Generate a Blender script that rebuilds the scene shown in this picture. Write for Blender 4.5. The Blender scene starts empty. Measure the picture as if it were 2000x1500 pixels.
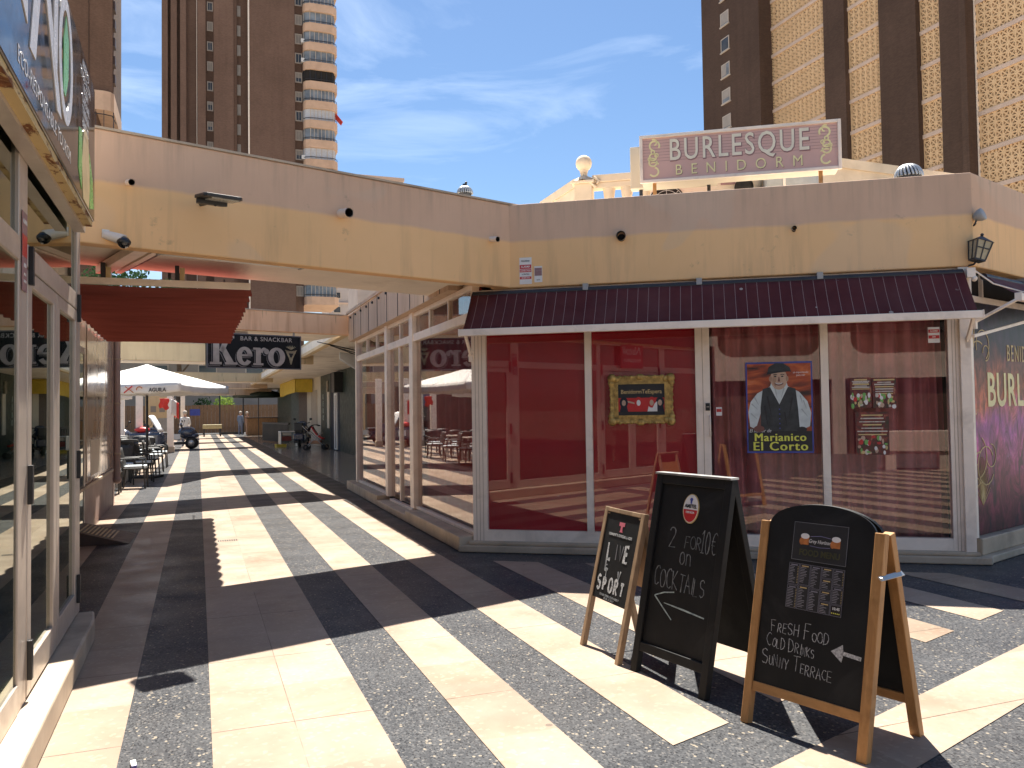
import bpy, math, random
from mathutils import Matrix, Vector
random.seed(7)
S = bpy.context.scene
COL = S.collection
R = math.radians

# ------------------------------------------------------------------ camera
YAW, PITCH, ROLL = R(20.905), R(1.790), R(-0.8225)
EYE = Vector((0, 0, 1.6))
fw = Vector((math.sin(YAW)*math.cos(PITCH), math.cos(YAW)*math.cos(PITCH), math.sin(PITCH)))
r0 = Vector((math.cos(YAW), -math.sin(YAW), 0)); u0 = r0.cross(fw)
rt = r0*math.cos(ROLL) + u0*math.sin(ROLL); up = u0*math.cos(ROLL) - r0*math.sin(ROLL)
cam = bpy.data.cameras.new('camera'); camo = bpy.data.objects.new('camera', cam); COL.objects.link(camo)
cam.sensor_width = 36; cam.lens = 1606.7/2000*36; cam.clip_start = .05; cam.clip_end = 3000
camo.matrix_world = Matrix(((rt.x, up.x, -fw.x, EYE.x), (rt.y, up.y, -fw.y, EYE.y), (rt.z, up.z, -fw.z, EYE.z), (0, 0, 0, 1)))
S.camera = camo

# ------------------------------------------------------------------ light
TO_SUN = Vector((.108, .512, 1.0)).normalized()
EL = math.asin(TO_SUN.z); AZ = math.atan2(TO_SUN.x, TO_SUN.y)      # AZ from +Y towards +X
W = bpy.data.worlds.new('World'); S.world = W; W.use_nodes = True
nt = W.node_tree; nt.nodes.clear()
sky = nt.nodes.new('ShaderNodeTexSky'); sky.sky_type = 'NISHITA'; sky.sun_disc = False
sky.sun_elevation = EL; sky.sun_rotation = AZ; sky.air_density = 1.0; sky.dust_density = .35; sky.ozone_density = 2.5
tc = nt.nodes.new('ShaderNodeTexCoord')
mp = nt.nodes.new('ShaderNodeMapping'); mp.inputs['Scale'].default_value = (2.2, 2.2, 9.0); mp.inputs['Rotation'].default_value = (R(8), R(-10), R(20))
no = nt.nodes.new('ShaderNodeTexNoise'); no.inputs['Scale'].default_value = 1.5; no.inputs['Detail'].default_value = 7; no.inputs['Roughness'].default_value = .58; no.inputs['Distortion'].default_value = .7
rp = nt.nodes.new('ShaderNodeValToRGB'); rp.color_ramp.elements[0].position = .47; rp.color_ramp.elements[0].color = (0, 0, 0, 1)
rp.color_ramp.elements[1].position = .80; rp.color_ramp.elements[1].color = (.5, .5, .5, 1)
mx = nt.nodes.new('ShaderNodeMixRGB'); mx.inputs['Color2'].default_value = (6.2, 7.2, 8.6, 1)
hsv = nt.nodes.new('ShaderNodeHueSaturation'); hsv.inputs['Saturation'].default_value = 1.12; hsv.inputs['Value'].default_value = .80
bg = nt.nodes.new('ShaderNodeBackground'); bg.inputs['Strength'].default_value = 0.056
ow = nt.nodes.new('ShaderNodeOutputWorld'); L = nt.links.new
L(tc.outputs['Generated'], mp.inputs['Vector']); L(mp.outputs[0], no.inputs['Vector']); L(no.outputs['Fac'], rp.inputs[0])
L(sky.outputs[0], hsv.inputs['Color']); L(rp.outputs[0], mx.inputs['Fac']); L(hsv.outputs[0], mx.inputs['Color1']); L(mx.outputs[0], bg.inputs['Color']); L(bg.outputs[0], ow.inputs['Surface'])
sl = bpy.data.lights.new('sun', 'SUN'); sl.energy = 4.2; sl.angle = R(.53); sl.color = (1.0, .945, .86)
so = bpy.data.objects.new('sun', sl); COL.objects.link(so); so.location = (5, 20, 60)
so.rotation_euler = TO_SUN.to_track_quat('Z', 'Y').to_euler()
S.view_settings.view_transform = 'Standard'; S.view_settings.look = 'None'; S.view_settings.gamma = 1
S.view_settings.exposure = 1.72
S.cycles.transparent_max_bounces = 24; S.cycles.max_bounces = 10; S.cycles.diffuse_bounces = 5; S.cycles.caustics_reflective = False; S.cycles.caustics_refractive = False

# ------------------------------------------------------------------ materials
class NB:
    def __init__(s, name):
        s.m = bpy.data.materials.new(name); s.m.use_nodes = True; s.t = s.m.node_tree; s.t.nodes.clear()
        s.out = s.n('ShaderNodeOutputMaterial')
    def n(s, t, **k):
        nd = s.t.nodes.new(t)
        for a, v in k.items(): setattr(nd, a, v)
        return nd
    def l(s, a, b): s.t.links.new(a, b)
    def co(s, scale=(1, 1, 1), world=False, rot=(0, 0, 0)):
        m = s.n('ShaderNodeMapping'); m.inputs['Scale'].default_value = scale; m.inputs['Rotation'].default_value = rot
        if world:
            g = s.n('ShaderNodeNewGeometry'); s.l(g.outputs['Position'], m.inputs[0])
        else:
            g = s.n('ShaderNodeTexCoord'); s.l(g.outputs['Object'], m.inputs[0])
        return m.outputs[0]
    def noise(s, vec, scale, detail=4, rough=.55, dist=0):
        n = s.n('ShaderNodeTexNoise'); n.inputs['Scale'].default_value = scale; n.inputs['Detail'].default_value = detail
        n.inputs['Roughness'].default_value = rough; n.inputs['Distortion'].default_value = dist; s.l(vec, n.inputs['Vector']); return n.outputs['Fac']
    def ramp(s, fac, stops, interp='LINEAR'):
        r = s.n('ShaderNodeValToRGB'); r.color_ramp.interpolation = interp; e = r.color_ramp.elements
        while len(e) < len(stops): e.new(.5)
        for k, (p, c) in zip(e, stops):
            k.position = p; k.color = (c, c, c, 1) if not hasattr(c, '__len__') else (*c, 1)
        s.l(fac, r.inputs[0]); return r.outputs[0]
    def mix(s, fac, a, b, mode='MIX'):
        m = s.n('ShaderNodeMixRGB', blend_type=mode)
        for inp, v in ((m.inputs[0], fac), (m.inputs[1], a), (m.inputs[2], b)):
            if hasattr(v, 'node'): s.l(v, inp)
            elif hasattr(v, '__len__'): inp.default_value = (*v, 1)
            else: inp.default_value = v
        return m.outputs[0]
    def math(s, op, a, b=0, c=None):
        m = s.n('ShaderNodeMath', operation=op)
        for i, v in enumerate((a, b, c)):
            if v is None: continue
            if hasattr(v, 'node'): s.l(v, m.inputs[i])
            else: m.inputs[i].default_value = v
        return m.outputs[0]
    def xyz(s, vec):
        x = s.n('ShaderNodeSeparateXYZ'); s.l(vec, x.inputs[0]); return x.outputs
    def bump(s, h, strength=.3, dist=.01):
        b = s.n('ShaderNodeBump'); b.inputs['Strength'].default_value = strength; b.inputs['Distance'].default_value = dist; s.l(h, b.inputs['Height']); return b.outputs[0]
    def bsdf(s, col, rough=.6, metal=0, spec=.5, normal=None, coat=0, alpha=None, coatr=.05):
        b = s.n('ShaderNodeBsdfPrincipled')
        for key, v in (('Base Color', col), ('Roughness', rough), ('Metallic', metal), ('Specular IOR Level', spec), ('Coat Weight', coat), ('Coat Roughness', coatr)):
            if hasattr(v, 'node'): s.l(v, b.inputs[key])
            elif hasattr(v, '__len__'): b.inputs[key].default_value = (*v, 1)
            else: b.inputs[key].default_value = v
        if normal is not None: s.l(normal, b.inputs['Normal'])
        if alpha is not None: s.l(alpha, b.inputs['Alpha'])
        s.l(b.outputs[0], s.out.inputs[0]); return b

MATS = {}
def plain(name, col, rough=.55, metal=0, var=.12, scale=6, bump=0, spec=.5, coat=0, dirt=None, world=False):
    """painted / cast surface: base colour with mottling, optional dirt patches and fine bump"""
    if name in MATS: return MATS[name]
    b = NB(name); v = b.co(world=world)
    f = b.noise(v, scale, 5)
    lo = tuple(c*(1-var) for c in col); hi = tuple(min(1, c*(1+var)) for c in col)
    c = b.ramp(f, [(.3, lo), (.7, hi)])
    if dirt:
        d = b.ramp(b.noise(v, scale*.45, 6, .65, .6), [(.52, 0), (.72, 1)]); c = b.mix(b.math('MULTIPLY', d, dirt[1]), c, dirt[0])
    nr = b.bump(b.noise(v, scale*12, 3), bump, .004) if bump else None
    rr = b.ramp(b.noise(v, scale*2.3, 4), [(.3, max(.02, rough-.08)), (.7, min(1, rough+.08))])
    b.bsdf(c, rr, metal, spec, nr, coat); MATS[name] = b.m; return b.m

def glass(name, tint, gloss=(.95, .97, .95), ior=1.5, rough=0.0, wav=.0, extra=0.0):
    b = NB(name)
    tr = b.n('ShaderNodeBsdfTransparent'); tr.inputs[0].default_value = (*tint, 1)
    gl = b.n('ShaderNodeBsdfGlossy'); gl.inputs['Color'].default_value = (*gloss, 1); gl.inputs['Roughness'].default_value = rough
    g = b.n('ShaderNodeNewGeometry'); d = b.n('ShaderNodeVectorMath', operation='DOT_PRODUCT'); b.l(g.outputs['Incoming'], d.inputs[0]); b.l(g.outputs['Normal'], d.inputs[1])
    f0 = ((ior-1)/(ior+1))**2 + extra
    q = b.math('POWER', b.math('SUBTRACT', 1.0, b.math('ABSOLUTE', d.outputs['Value'])), 5.0)
    if wav:
        nr = b.bump(b.noise(b.co(), .9, 1), wav, .02); b.l(nr, gl.inputs['Normal'])
    mx = b.n('ShaderNodeMixShader'); b.l(b.math('MULTIPLY_ADD', q, 1-f0, f0), mx.inputs[0])
    b.l(tr.outputs[0], mx.inputs[1]); b.l(gl.outputs[0], mx.inputs[2]); b.l(mx.outputs[0], b.out.inputs[0])
    MATS[name] = b.m; return b.m

def paving_light():
    b = NB('cream_terrazzo'); v = b.co(world=True); x, y, z = b.xyz(v)
    f = b.noise(v, 1.3, 6, .6, .4); c = b.ramp(f, [(.28, (.33, .25, .185)), (.55, (.40, .316, .243)), (.8, (.45, .365, .288))])
    patch = b.ramp(b.noise(v, 3.1, 4, .6, 1.2), [(.55, 0), (.75, 1)]); c = b.mix(b.math('MULTIPLY', patch, .45), c, (.38, .24, .15))
    wn = b.n('ShaderNodeTexWhiteNoise', noise_dimensions='2D'); cv = b.n('ShaderNodeCombineXYZ'); b.l(b.math('FLOOR', b.math('DIVIDE', b.math('ADD', x, .76), .4095)), cv.inputs[0]); b.l(b.math('FLOOR', b.math('DIVIDE', b.math('ADD', y, 10.925), 1.23)), cv.inputs[1]); b.l(cv.outputs[0], wn.inputs['Vector'])
    c = b.mix(1, c, b.ramp(wn.outputs['Value'], [(0, (.80, .76, .72)), (1, (1.06, 1.05, 1.04))]), 'MULTIPLY')
    sp = b.n('ShaderNodeTexVoronoi'); sp.inputs['Scale'].default_value = 48; b.l(v, sp.inputs['Vector'])
    g = b.n('ShaderNodeSeparateColor'); b.l(sp.outputs['Color'], g.inputs[0])
    c = b.mix(b.math('MULTIPLY', b.math('GREATER_THAN', g.outputs[0], .93), .3), c, (.34, .24, .17))
    c = b.mix(b.math('MULTIPLY', b.math('LESS_THAN', g.outputs[0], .08), .16), c, (.72, .60, .44))
    # slab joints across the stripe and spots of old gum
    j = b.math('ABSOLUTE', b.math('SUBTRACT', b.math('FRACT', b.math('DIVIDE', b.math('ADD', y, 10.31), 1.23)), .5))
    jl = b.math('LESS_THAN', b.math('SUBTRACT', .5, j), .0030)
    jl = b.math('MULTIPLY', jl, b.ramp(b.noise(v, 1.9, 2), [(.34, .3), (.48, .95)]))
    jx = b.math('LESS_THAN', b.math('ABSOLUTE', b.math('SUBTRACT', x, .465)), .0022); c = b.mix(b.math('MAXIMUM', jl, b.math('MULTIPLY', jx, b.ramp(b.noise(v, 1.1, 2), [(.45, 0), (.52, .8)]))), c, (.06, .04, .028))
    gum = b.n('ShaderNodeTexVoronoi'); gum.inputs['Scale'].default_value = 1.6; b.l(v, gum.inputs['Vector'])
    c = b.mix(b.math('MULTIPLY', b.math('LESS_THAN', gum.outputs['Distance'], .035), .75), c, (.10, .08, .07))
    st = b.ramp(b.noise(v, .75, 6, .66, .6), [(.47, 0), (.70, .5)]); c = b.mix(st, c, (.22, .165, .125))
    fine = b.noise(v, 26, 6, .7); c = b.mix(b.ramp(fine, [(.52, 0), (.72, .4)]), c, (.26, .20, .15))
    r = b.ramp(b.noise(v, 2.2, 5), [(.3, .30), (.7, .50)])
    b.bsdf(c, r, 0, .35, b.bump(g.outputs[0], .04, .002)); return b.m
def paving_dark():
    b = NB('grey_terrazzo'); v = b.co(world=True); x, y, z = b.xyz(v)
    c = b.ramp(b.noise(v, 1.7, 6, .6), [(.3, (.050, .052, .056)), (.7, (.074, .075, .078))])
    for sc, th, colr, op in ((85, .55, (.100, .101, .103), .8), (110, .80, (.016, .017, .020), .75), (90, .90, (.17, .16, .15), .65), (75, .965, (.34, .29, .22), .75)):
        sp = b.n('ShaderNodeTexVoronoi'); sp.inputs['Scale'].default_value = sc; sp.inputs['Randomness'].default_value = 1
        m = b.n('ShaderNodeMapping'); m.inputs['Rotation'].default_value = (0, 0, sc); m.inputs['Scale'].default_value = (1, .8, 1); b.l(v, m.inputs[0]); b.l(m.outputs[0], sp.inputs['Vector'])
        g = b.n('ShaderNodeSeparateColor'); b.l(sp.outputs['Color'], g.inputs[0])
        f = b.math('MULTIPLY', b.math('GREATER_THAN', g.outputs[1], th), b.math('LESS_THAN', sp.outputs['Distance'], .62)); c = b.mix(b.math('MULTIPLY', f, op), c, colr)
    dust = b.ramp(b.noise(v, .8, 6, .65, .6), [(.5, 0), (.78, .2)]); c = b.mix(dust, c, (.095, .08, .064))
    gum = b.n('ShaderNodeTexVoronoi'); gum.inputs['Scale'].default_value = 1.35; b.l(v, gum.inputs['Vector'])
    c = b.mix(b.math('MULTIPLY', b.math('LESS_THAN', gum.outputs['Distance'], .03), .8), c, (.02, .02, .02))
    r = b.ramp(b.noise(v, 2.0, 5), [(.3, .30), (.7, .5)])
    b.bsdf(c, r, 0, .10); return b.m
def two_tone():
    """canopy paint: taupe band over a cream-yellow one, dusty streaks running down"""
    b = NB('two_tone_paint'); v = b.co(world=True); x, y, z = b.xyz(v)
    e = b.math('ADD', z, b.math('MULTIPLY', b.math('SUBTRACT', b.noise(v, 2.5, 3), .5), .05))
    t = b.ramp(b.math('MULTIPLY', b.math('SUBTRACT', e, 3.38), 4.0), [(.40, 0), (.54, 1)])
    up_ = b.ramp(b.noise(v, 1.1, 6, .6), [(.3, (.66, .44, .30)), (.7, (.74, .50, .345))])
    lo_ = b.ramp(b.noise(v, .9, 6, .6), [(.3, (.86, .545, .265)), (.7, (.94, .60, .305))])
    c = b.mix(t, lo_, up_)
    sv = b.co((6, 6, .5), True); stv = b.noise(sv, 1.0, 5, .62)
    low = b.ramp(b.math('MULTIPLY', b.math('SUBTRACT', z, 2.95), 1.4), [(0, .38), (1, .10)])
    c = b.mix(b.math('MULTIPLY', b.ramp(stv, [(.52, 0), (.75, 1)]), low), c, (.26, .19, .13))
    c = b.mix(b.ramp(b.noise(v, 5, 6, .7), [(.64, 0), (.74, .4)]), c, (.22, .17, .13))
    tp = b.ramp(b.math('MULTIPLY', b.math('SUBTRACT', 3.93, z), 2.2), [(0, .30), (.9, 0)]); c = b.mix(b.math('MULTIPLY', b.ramp(b.noise(b.co((11, 11, .8), True), 1, 4, .65), [(.48, 0), (.7, 1)]), tp), c, (.20, .15, .12))
    pt = b.ramp(b.noise(v, .7, 2, .4, .4), [(.56, 0), (.575, .22)]); c = b.mix(pt, c, (.66, .54, .42))
    b.bsdf(c, .82, 0, .2, b.bump(b.noise(v, 45, 4), .14, .004)); return b.m
def stained(name, base, stain, amount=.6):
    b = NB(name); v = b.co(world=True)
    c = b.ramp(b.noise(v, .8, 6, .6), [(.3, tuple(k*.9 for k in base)), (.7, tuple(min(1, k*1.08) for k in base))])
    s1 = b.ramp(b.noise(b.co((5, 5, .35), True), 1, 6, .65), [(.48, 0), (.72, 1)])
    c = b.mix(b.math('MULTIPLY', s1, amount), c, stain)
    s2 = b.ramp(b.noise(b.co((14, 14, .9), True), 1, 3, .65), [(.64, 0), (.72, .7)]); c = b.mix(s2, c, tuple(k*.35 for k in stain))
    b.bsdf(c, .85, 0, .2, b.bump(b.noise(v, 40, 4), .2, .006)); return b.m
def brick(name, c1, c2, mortar, sc=1.0):
    b = NB(name); v = b.co(); x, y, z = b.xyz(v)
    cb = b.n('ShaderNodeCombineXYZ'); b.l(b.math('ADD', x, y), cb.inputs[0]); b.l(z, cb.inputs[1])
    t = b.n('ShaderNodeTexBrick'); t.inputs['Scale'].default_value = sc; t.inputs['Brick Width'].default_value = .26; t.inputs['Row Height'].default_value = .075; t.inputs['Mortar Size'].default_value = .008
    t.inputs['Color1'].default_value = (*c1, 1); t.inputs['Color2'].default_value = (*c2, 1); t.inputs['Mortar'].default_value = (*mortar, 1); b.l(cb.outputs[0], t.inputs['Vector'])
    big = b.ramp(b.noise(v, .14, 6, .65), [(.3, .82), (.7, 1.15)]); c = b.mix(1, t.outputs[0], big, 'MULTIPLY')
    c = b.mix(b.ramp(b.noise(b.co((1.2, 1.2, .05)), 1, 5), [(.5, 0), (.8, .35)]), c, tuple(k*.6 for k in c1))
    b.bsdf(c, .9, 0, .2, b.bump(t.outputs['Fac'], .2, .01)); return b.m
def wood(name, c1, c2, axis=2, rough=.5):
    b = NB(name); sc = [16, 16, 16]; sc[axis] = 1.3; v = b.co(tuple(sc))
    f = b.noise(v, 1.6, 7, .62, 1.2); c = b.ramp(f, [(.3, c1), (.7, c2)])
    c = b.mix(b.ramp(b.noise(b.co(), 7, 4), [(.56, 0), (.75, .45)]), c, tuple(k*.45 for k in c1))
    b.bsdf(c, rough, 0, .4, b.bump(f, .15, .003)); return b.m
def lattice():
    b = NB('pierced_block_screen'); v = b.co(); x, y, z = b.xyz(v)
    P = .62
    def line(e, w):
        d = b.math('ABSOLUTE', b.math('SUBTRACT', b.math('FRACT', b.math('DIVIDE', e, P)), .5)); return b.math('GREATER_THAN', d, .5-w)
    a = b.math('MAXIMUM', line(y, .12), line(z, .10))
    a = b.math('MAXIMUM', a, b.math('MAXIMUM', line(b.math('ADD', y, z), .12), line(b.math('SUBTRACT', y, z), .12)))
    c = b.ramp(b.noise(v, .6, 5), [(.3, (.70, .47, .26)), (.7, (.78, .54, .31))])
    b.bsdf(c, .8, 0, .2, None, 0, a); return b.m
def stripes_fabric():
    b = NB('burgundy_striped_canvas'); v = b.co(); x, y, z = b.xyz(v)
    d = b.math('ABSOLUTE', b.math('SUBTRACT', b.math('FRACT', b.math('DIVIDE', x, .112)), .5)); ln = b.math('GREATER_THAN', d, .478)
    c = b.ramp(b.noise(v, 3, 5), [(.3, (.085, .018, .020)), (.7, (.125, .032, .032))]); c = b.mix(b.math('MULTIPLY', ln, .7), c, (.42, .30, .27))
    c = b.mix(b.ramp(b.noise(v, 9, 6, .7), [(.68, 0), (.72, .5)]), c, (.35, .27, .24))
    sp = b.n('ShaderNodeTexVoronoi'); sp.inputs['Scale'].default_value = 2.6; b.l(v, sp.inputs['Vector']); c = b.mix(b.math('MULTIPLY', b.math('LESS_THAN', sp.outputs['Distance'], .055), .7), c, (.55, .48, .42))
    c = b.mix(b.ramp(b.noise(b.co((1.2, 1, 1)), 1.1, 5, .6), [(.45, 0), (.75, .35)]), c, (.16, .085, .08))
    b.bsdf(c, .8, 0, .2, b.bump(b.noise(v, 220, 2), .12, .001)); return b.m
def red_canvas():
    b = NB('brick_red_canvas'); v = b.co()
    c = b.ramp(b.noise(b.co((1, 6, 1)), 1.4, 5), [(.3, (.24, .070, .058)), (.7, (.31, .092, .076))])
    d = b.n('ShaderNodeBsdfDiffuse'); t = b.n('ShaderNodeBsdfTranslucent'); m = b.n('ShaderNodeMixShader'); m.inputs[0].default_value = .12
    b.l(c, d.inputs[0]); b.l(c, t.inputs[0]); b.l(d.outputs[0], m.inputs[1]); b.l(t.outputs[0], m.inputs[2]); b.l(m.outputs[0], b.out.inputs[0]); return b.m
def rusty():
    b = NB('rusty_cream_steel'); v = b.co()
    f = b.ramp(b.noise(b.co((1, 2.2, 5)), 5, 7, .68, .5), [(.52, 0), (.58, 1)])
    c = b.mix(f, (.60, .45, .22), b.ramp(b.noise(v, 30, 3), [(.3, (.10, .035, .015)), (.7, (.27, .11, .04))]))
    b.bsdf(c, .8, 0, .3, b.bump(f, .4, .004)); return b.m
def foliage(name, c1, c2):
    b = NB(name); v = b.co(); c = b.ramp(b.noise(v, 1.2, 4), [(.3, c1), (.7, c2)])
    d = b.n('ShaderNodeBsdfDiffuse'); t = b.n('ShaderNodeBsdfTranslucent'); m = b.n('ShaderNodeMixShader'); m.inputs[0].default_value = .25
    b.l(c, d.inputs[0]); b.l(c, t.inputs[0]); b.l(d.outputs[0], m.inputs[1]); b.l(t.outputs[0], m.inputs[2]); b.l(m.outputs[0], b.out.inputs[0]); return b.m
def print_mat(name, stops, scale=3, dist=2.0, rough=.35, sc=(1, 1, 1)):
    """printed artwork: bands of ink colour"""
    b = NB(name); v = b.co(sc); c = b.ramp(b.noise(v, scale, 4, .5, dist), stops); b.bsdf(c, rough, 0, .5); return b.m

M = dict(
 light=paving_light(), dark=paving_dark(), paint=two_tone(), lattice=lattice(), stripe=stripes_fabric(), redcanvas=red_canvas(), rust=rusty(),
 polished=plain('polished_grey_floor', (.30, .26, .22), .16, 0, .18, 1.6, world=True),
 orange=stained('stained_orange_render', (.94, .60, .36), (.50, .20, .08)), cream=stained('cream_render', (.70, .54, .33), (.42, .28, .17), .3), pink=stained('pinkish_render', (.62, .46, .33), (.33, .21, .14), .4),
 soffit=plain('white_soffit_paint', (.86, .78, .66), .85, 0, .07, 2, .1, dirt=((.38, .30, .22), .5)),
 stone=plain('worn_cream_stone', (.50, .40, .29), .6, 0, .15, 3, .2, dirt=((.20, .14, .10), .65)),
 white=plain('white_painted_frame', (.94, .82, .69), .4, 0, .05, 5, .04, dirt=((.42, .35, .27), .4)),
 alu=plain('anodised_aluminium', (.56, .475, .395), .38, .35, .07, 5, dirt=((.34, .28, .22), .3)),
 black=plain('matt_black_board', (.010, .0105, .011), .55, 0, .3, 4, dirt=((.05, .05, .05), .6), spec=.3), blackp=plain('black_plastic', (.018, .018, .019), .4, 0, .2, 8), blackgloss=plain('black_gloss_acrylic', (.014, .013, .014), .06, 0, .2, 3, spec=.25),
 chalk=plain('chalk', (.46, .46, .45), .95, 0, .6, 90), chalkdim=plain('smudged_chalk', (.20, .21, .21), .95, 0, .5, 30), sky=plain('pale_blue_chalk', (.30, .46, .44), .95, 0, .4, 40),
 grey=plain('grey_plastic', (.36, .35, .33), .45, 0, .1, 6), steel=plain('galvanised_steel', (.45, .45, .44), .38, .7, .12, 9), darksteel=plain('dark_steel', (.05, .05, .055), .45, .5, .15, 9),
 lens=plain('smoked_lens', (.012, .014, .016), .08, 0, .1, 4, coat=1), led=plain('led_panel', (.55, .55, .50), .3, 0, .08, 30), tube=plain('opal_diffuser', (.66, .62, .55), .35, 0, .06, 6, dirt=((.40, .33, .25), .4)),
 redfilm=plain('red_film', (.50, .014, .030), .5, 0, .08, 2), curtain=plain('burgundy_curtain', (.50, .17, .18), .9, 0, .2, 5, .2), sidecurtain=plain('dark_red_curtain', (.30, .05, .05), .9, 0, .2, 5, .2),
 gold=plain('gilded_moulding', (.50, .33, .10), .38, .5, .4, 22, .6, dirt=((.12, .06, .02), .8)), goldflat=plain('gold_ink', (.62, .46, .20), .45, 0, .15, 9), yellowink=plain('yellow_ink', (.80, .80, .12), .5, 0, .05, 9),
 wood=wood('varnished_pine', (.36, .175, .06), (.52, .28, .105)), oldwood=wood('weathered_wood', (.26, .17, .10), (.40, .27, .16)), woodx=wood('varnished_pine_rail', (.36, .175, .06), (.52, .28, .105), 0), fence=wood('fence_boards', (.20, .11, .055), (.36, .21, .11), 2, .8),
 brickb=brick('brown_brick', (.155, .094, .068), (.195, .118, .086), (.155, .107, .083)), brickd=brick('dark_brown_brick', (.085, .053, .038), (.11, .068, .049), (.08, .054, .042)), brickr=brick('red_brick', (.30, .11, .07), (.36, .15, .10), (.28, .2, .16)), sidebrick=brick('russet_brick', (.14, .08, .053), (.18, .106, .072), (.14, .092, .068)),
 band=plain('pale_concrete_band', (.62, .47, .37), .85, 0, .08, 1), balcony=plain('salmon_render', (.62, .42, .29), .85, 0, .1, .8, dirt=((.42, .25, .16), .4)), wframe=plain('pale_window_frame', (.52, .45, .38), .6, 0, .06, 2), wglass=plain('window_glass', (.055, .062, .07), .12, 0, .5, .5), blind=plain('pale_blind', (.36, .32, .28), .7, 0, .1, 2), shade=plain('grey_glazing', (.20, .23, .26), .15, 0, .4, .8), void=plain('dark_interior', (.02, .017, .015), .9, 0, .3, 1),
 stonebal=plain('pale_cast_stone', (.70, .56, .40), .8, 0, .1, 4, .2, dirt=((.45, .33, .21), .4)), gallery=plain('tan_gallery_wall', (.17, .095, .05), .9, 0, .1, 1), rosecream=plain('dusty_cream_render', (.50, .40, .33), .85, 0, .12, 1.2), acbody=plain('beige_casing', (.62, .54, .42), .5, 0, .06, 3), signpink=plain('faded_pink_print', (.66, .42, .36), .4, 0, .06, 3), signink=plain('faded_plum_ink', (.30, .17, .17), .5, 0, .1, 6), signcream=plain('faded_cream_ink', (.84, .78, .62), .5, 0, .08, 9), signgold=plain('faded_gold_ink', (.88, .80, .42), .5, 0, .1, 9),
 parasol=plain('white_canvas', (.80, .78, .74), .85, 0, .04, 3), seat=plain('pale_blue_cushion', (.62, .68, .72), .8, 0, .06, 6), rattan=plain('dark_rattan', (.035, .034, .032), .55, 0, .3, 30), tabletop=plain('pale_tabletop', (.52, .46, .40), .25, 0, .08, 6), redcloth=plain('red_cloth', (.62, .05, .04), .8, 0, .1, 6), whitecloth=plain('white_cloth', (.74, .70, .68), .85, 0, .08, 4),
 yellow=plain('yellow_canvas', (.58, .42, .05), .75, 0, .12, 4), green=plain('dark_green_paint', (.012, .026, .018), .45, 0, .25, 2), brown=plain('brown_door_paint', (.075, .042, .03), .5, 0, .2, 3), creamp=plain('cream_panel', (.58, .52, .42), .5, 0, .06, 3), whitep=plain('white_lacquer', (.76, .75, .72), .35, 0, .04, 3), duct=plain('galvanised_duct', (.50, .51, .51), .35, .6, .1, 2),
 skin=plain('skin', (.50, .28, .19), .6, 0, .08, 6), darkcloth=plain('dark_cloth', (.03, .03, .04), .9, 0, .2, 6), blue=plain('blue_denim', (.10, .14, .22), .9, 0, .15, 8), tan=plain('tan_cloth', (.42, .22, .13), .9, 0, .12, 8), hairg=plain('grey_hair', (.45, .40, .35), .8, 0, .2, 20), hair=plain('dark_hair', (.04, .03, .025), .7, 0, .2, 20),
 scoot=plain('navy_lacquer', (.035, .045, .075), .25, 0, .1, 5, coat=.8), rubber=plain('rubber', (.018, .018, .018), .8, 0, .2, 12), red=plain('red_ink', (.55, .03, .03), .4, 0, .1, 8), white2=plain('white_ink', (.78, .77, .74), .5, 0, .05, 8), silver=plain('silver_ink', (.52, .49, .45), .3, .3, .1, 6), blackink=plain('black_ink', (.02, .02, .022), .5, 0, .2, 8), dimgrey=plain('dim_grey_ink', (.16, .16, .17), .5, 0, .2, 8), olive=plain('olive_ink', (.055, .055, .02), .5, 0, .2, 8), green2=plain('leaf_green_ink', (.16, .42, .10), .3, 0, .2, 6), beer=plain('beer_ink', (.48, .17, .05), .4, 0, .3, 30), beige=plain('beige_ink', (.58, .45, .24), .35, 0, .15, 6), blueink=plain('blue_ink', (.06, .08, .34), .5, 0, .2, 6), cloth2=plain('white_shirt_print', (.62, .68, .66), .5, 0, .15, 9), vest=plain('charcoal_print', (.035, .04, .04), .5, 0, .4, 12), skinp=plain('face_print', (.54, .37, .26), .5, 0, .15, 9),
 gloss=plain('polished_cream_marble', (.50, .42, .33), .1, 0, .12, 1.3), plinth=plain('mauve_plinth_paint', (.40, .29, .25), .55, 0, .1, 2, dirt=((.24, .15, .10), .5)), foliage=foliage('pine_leaves', (.025, .055, .025), (.05, .10, .04)), foliage2=foliage('bright_leaves', (.16, .26, .05), (.30, .40, .10)), bark=plain('bark', (.12, .08, .05), .9, 0, .3, 8, .4),
 wallg=plain('greyish_render', (.30, .27, .24), .9, 0, .1, .6), farwall=plain('pale_grey_render', (.46, .42, .40), .9, 0, .08, .3),  # grey is the far blocks' own render colour
)
G1 = glass('green_tinted_glass', (.34, .40, .32), (.93, .97, .90), 1.62, 0, .02, .03)
G2 = glass('shop_window_glass', (.93, .91, .90), (.97, .92, .88), 1.5, 0, .015, .014)
STAGE = print_mat('orange_stage_print', [(.35, (.03, .015, .012)), (.5, (.40, .07, .02)), (.62, (.62, .16, .04)), (.8, (.55, .30, .25))], 4.5, 1.0, .4, (.55, 1, 1.6))
FLY = print_mat('dark_red_flyer_print', [(.30, (.03, .04, .02)), (.5, (.12, .02, .02)), (.64, (.26, .05, .03)), (.8, (.45, .30, .16))], 16, 1.0, .4)

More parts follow.
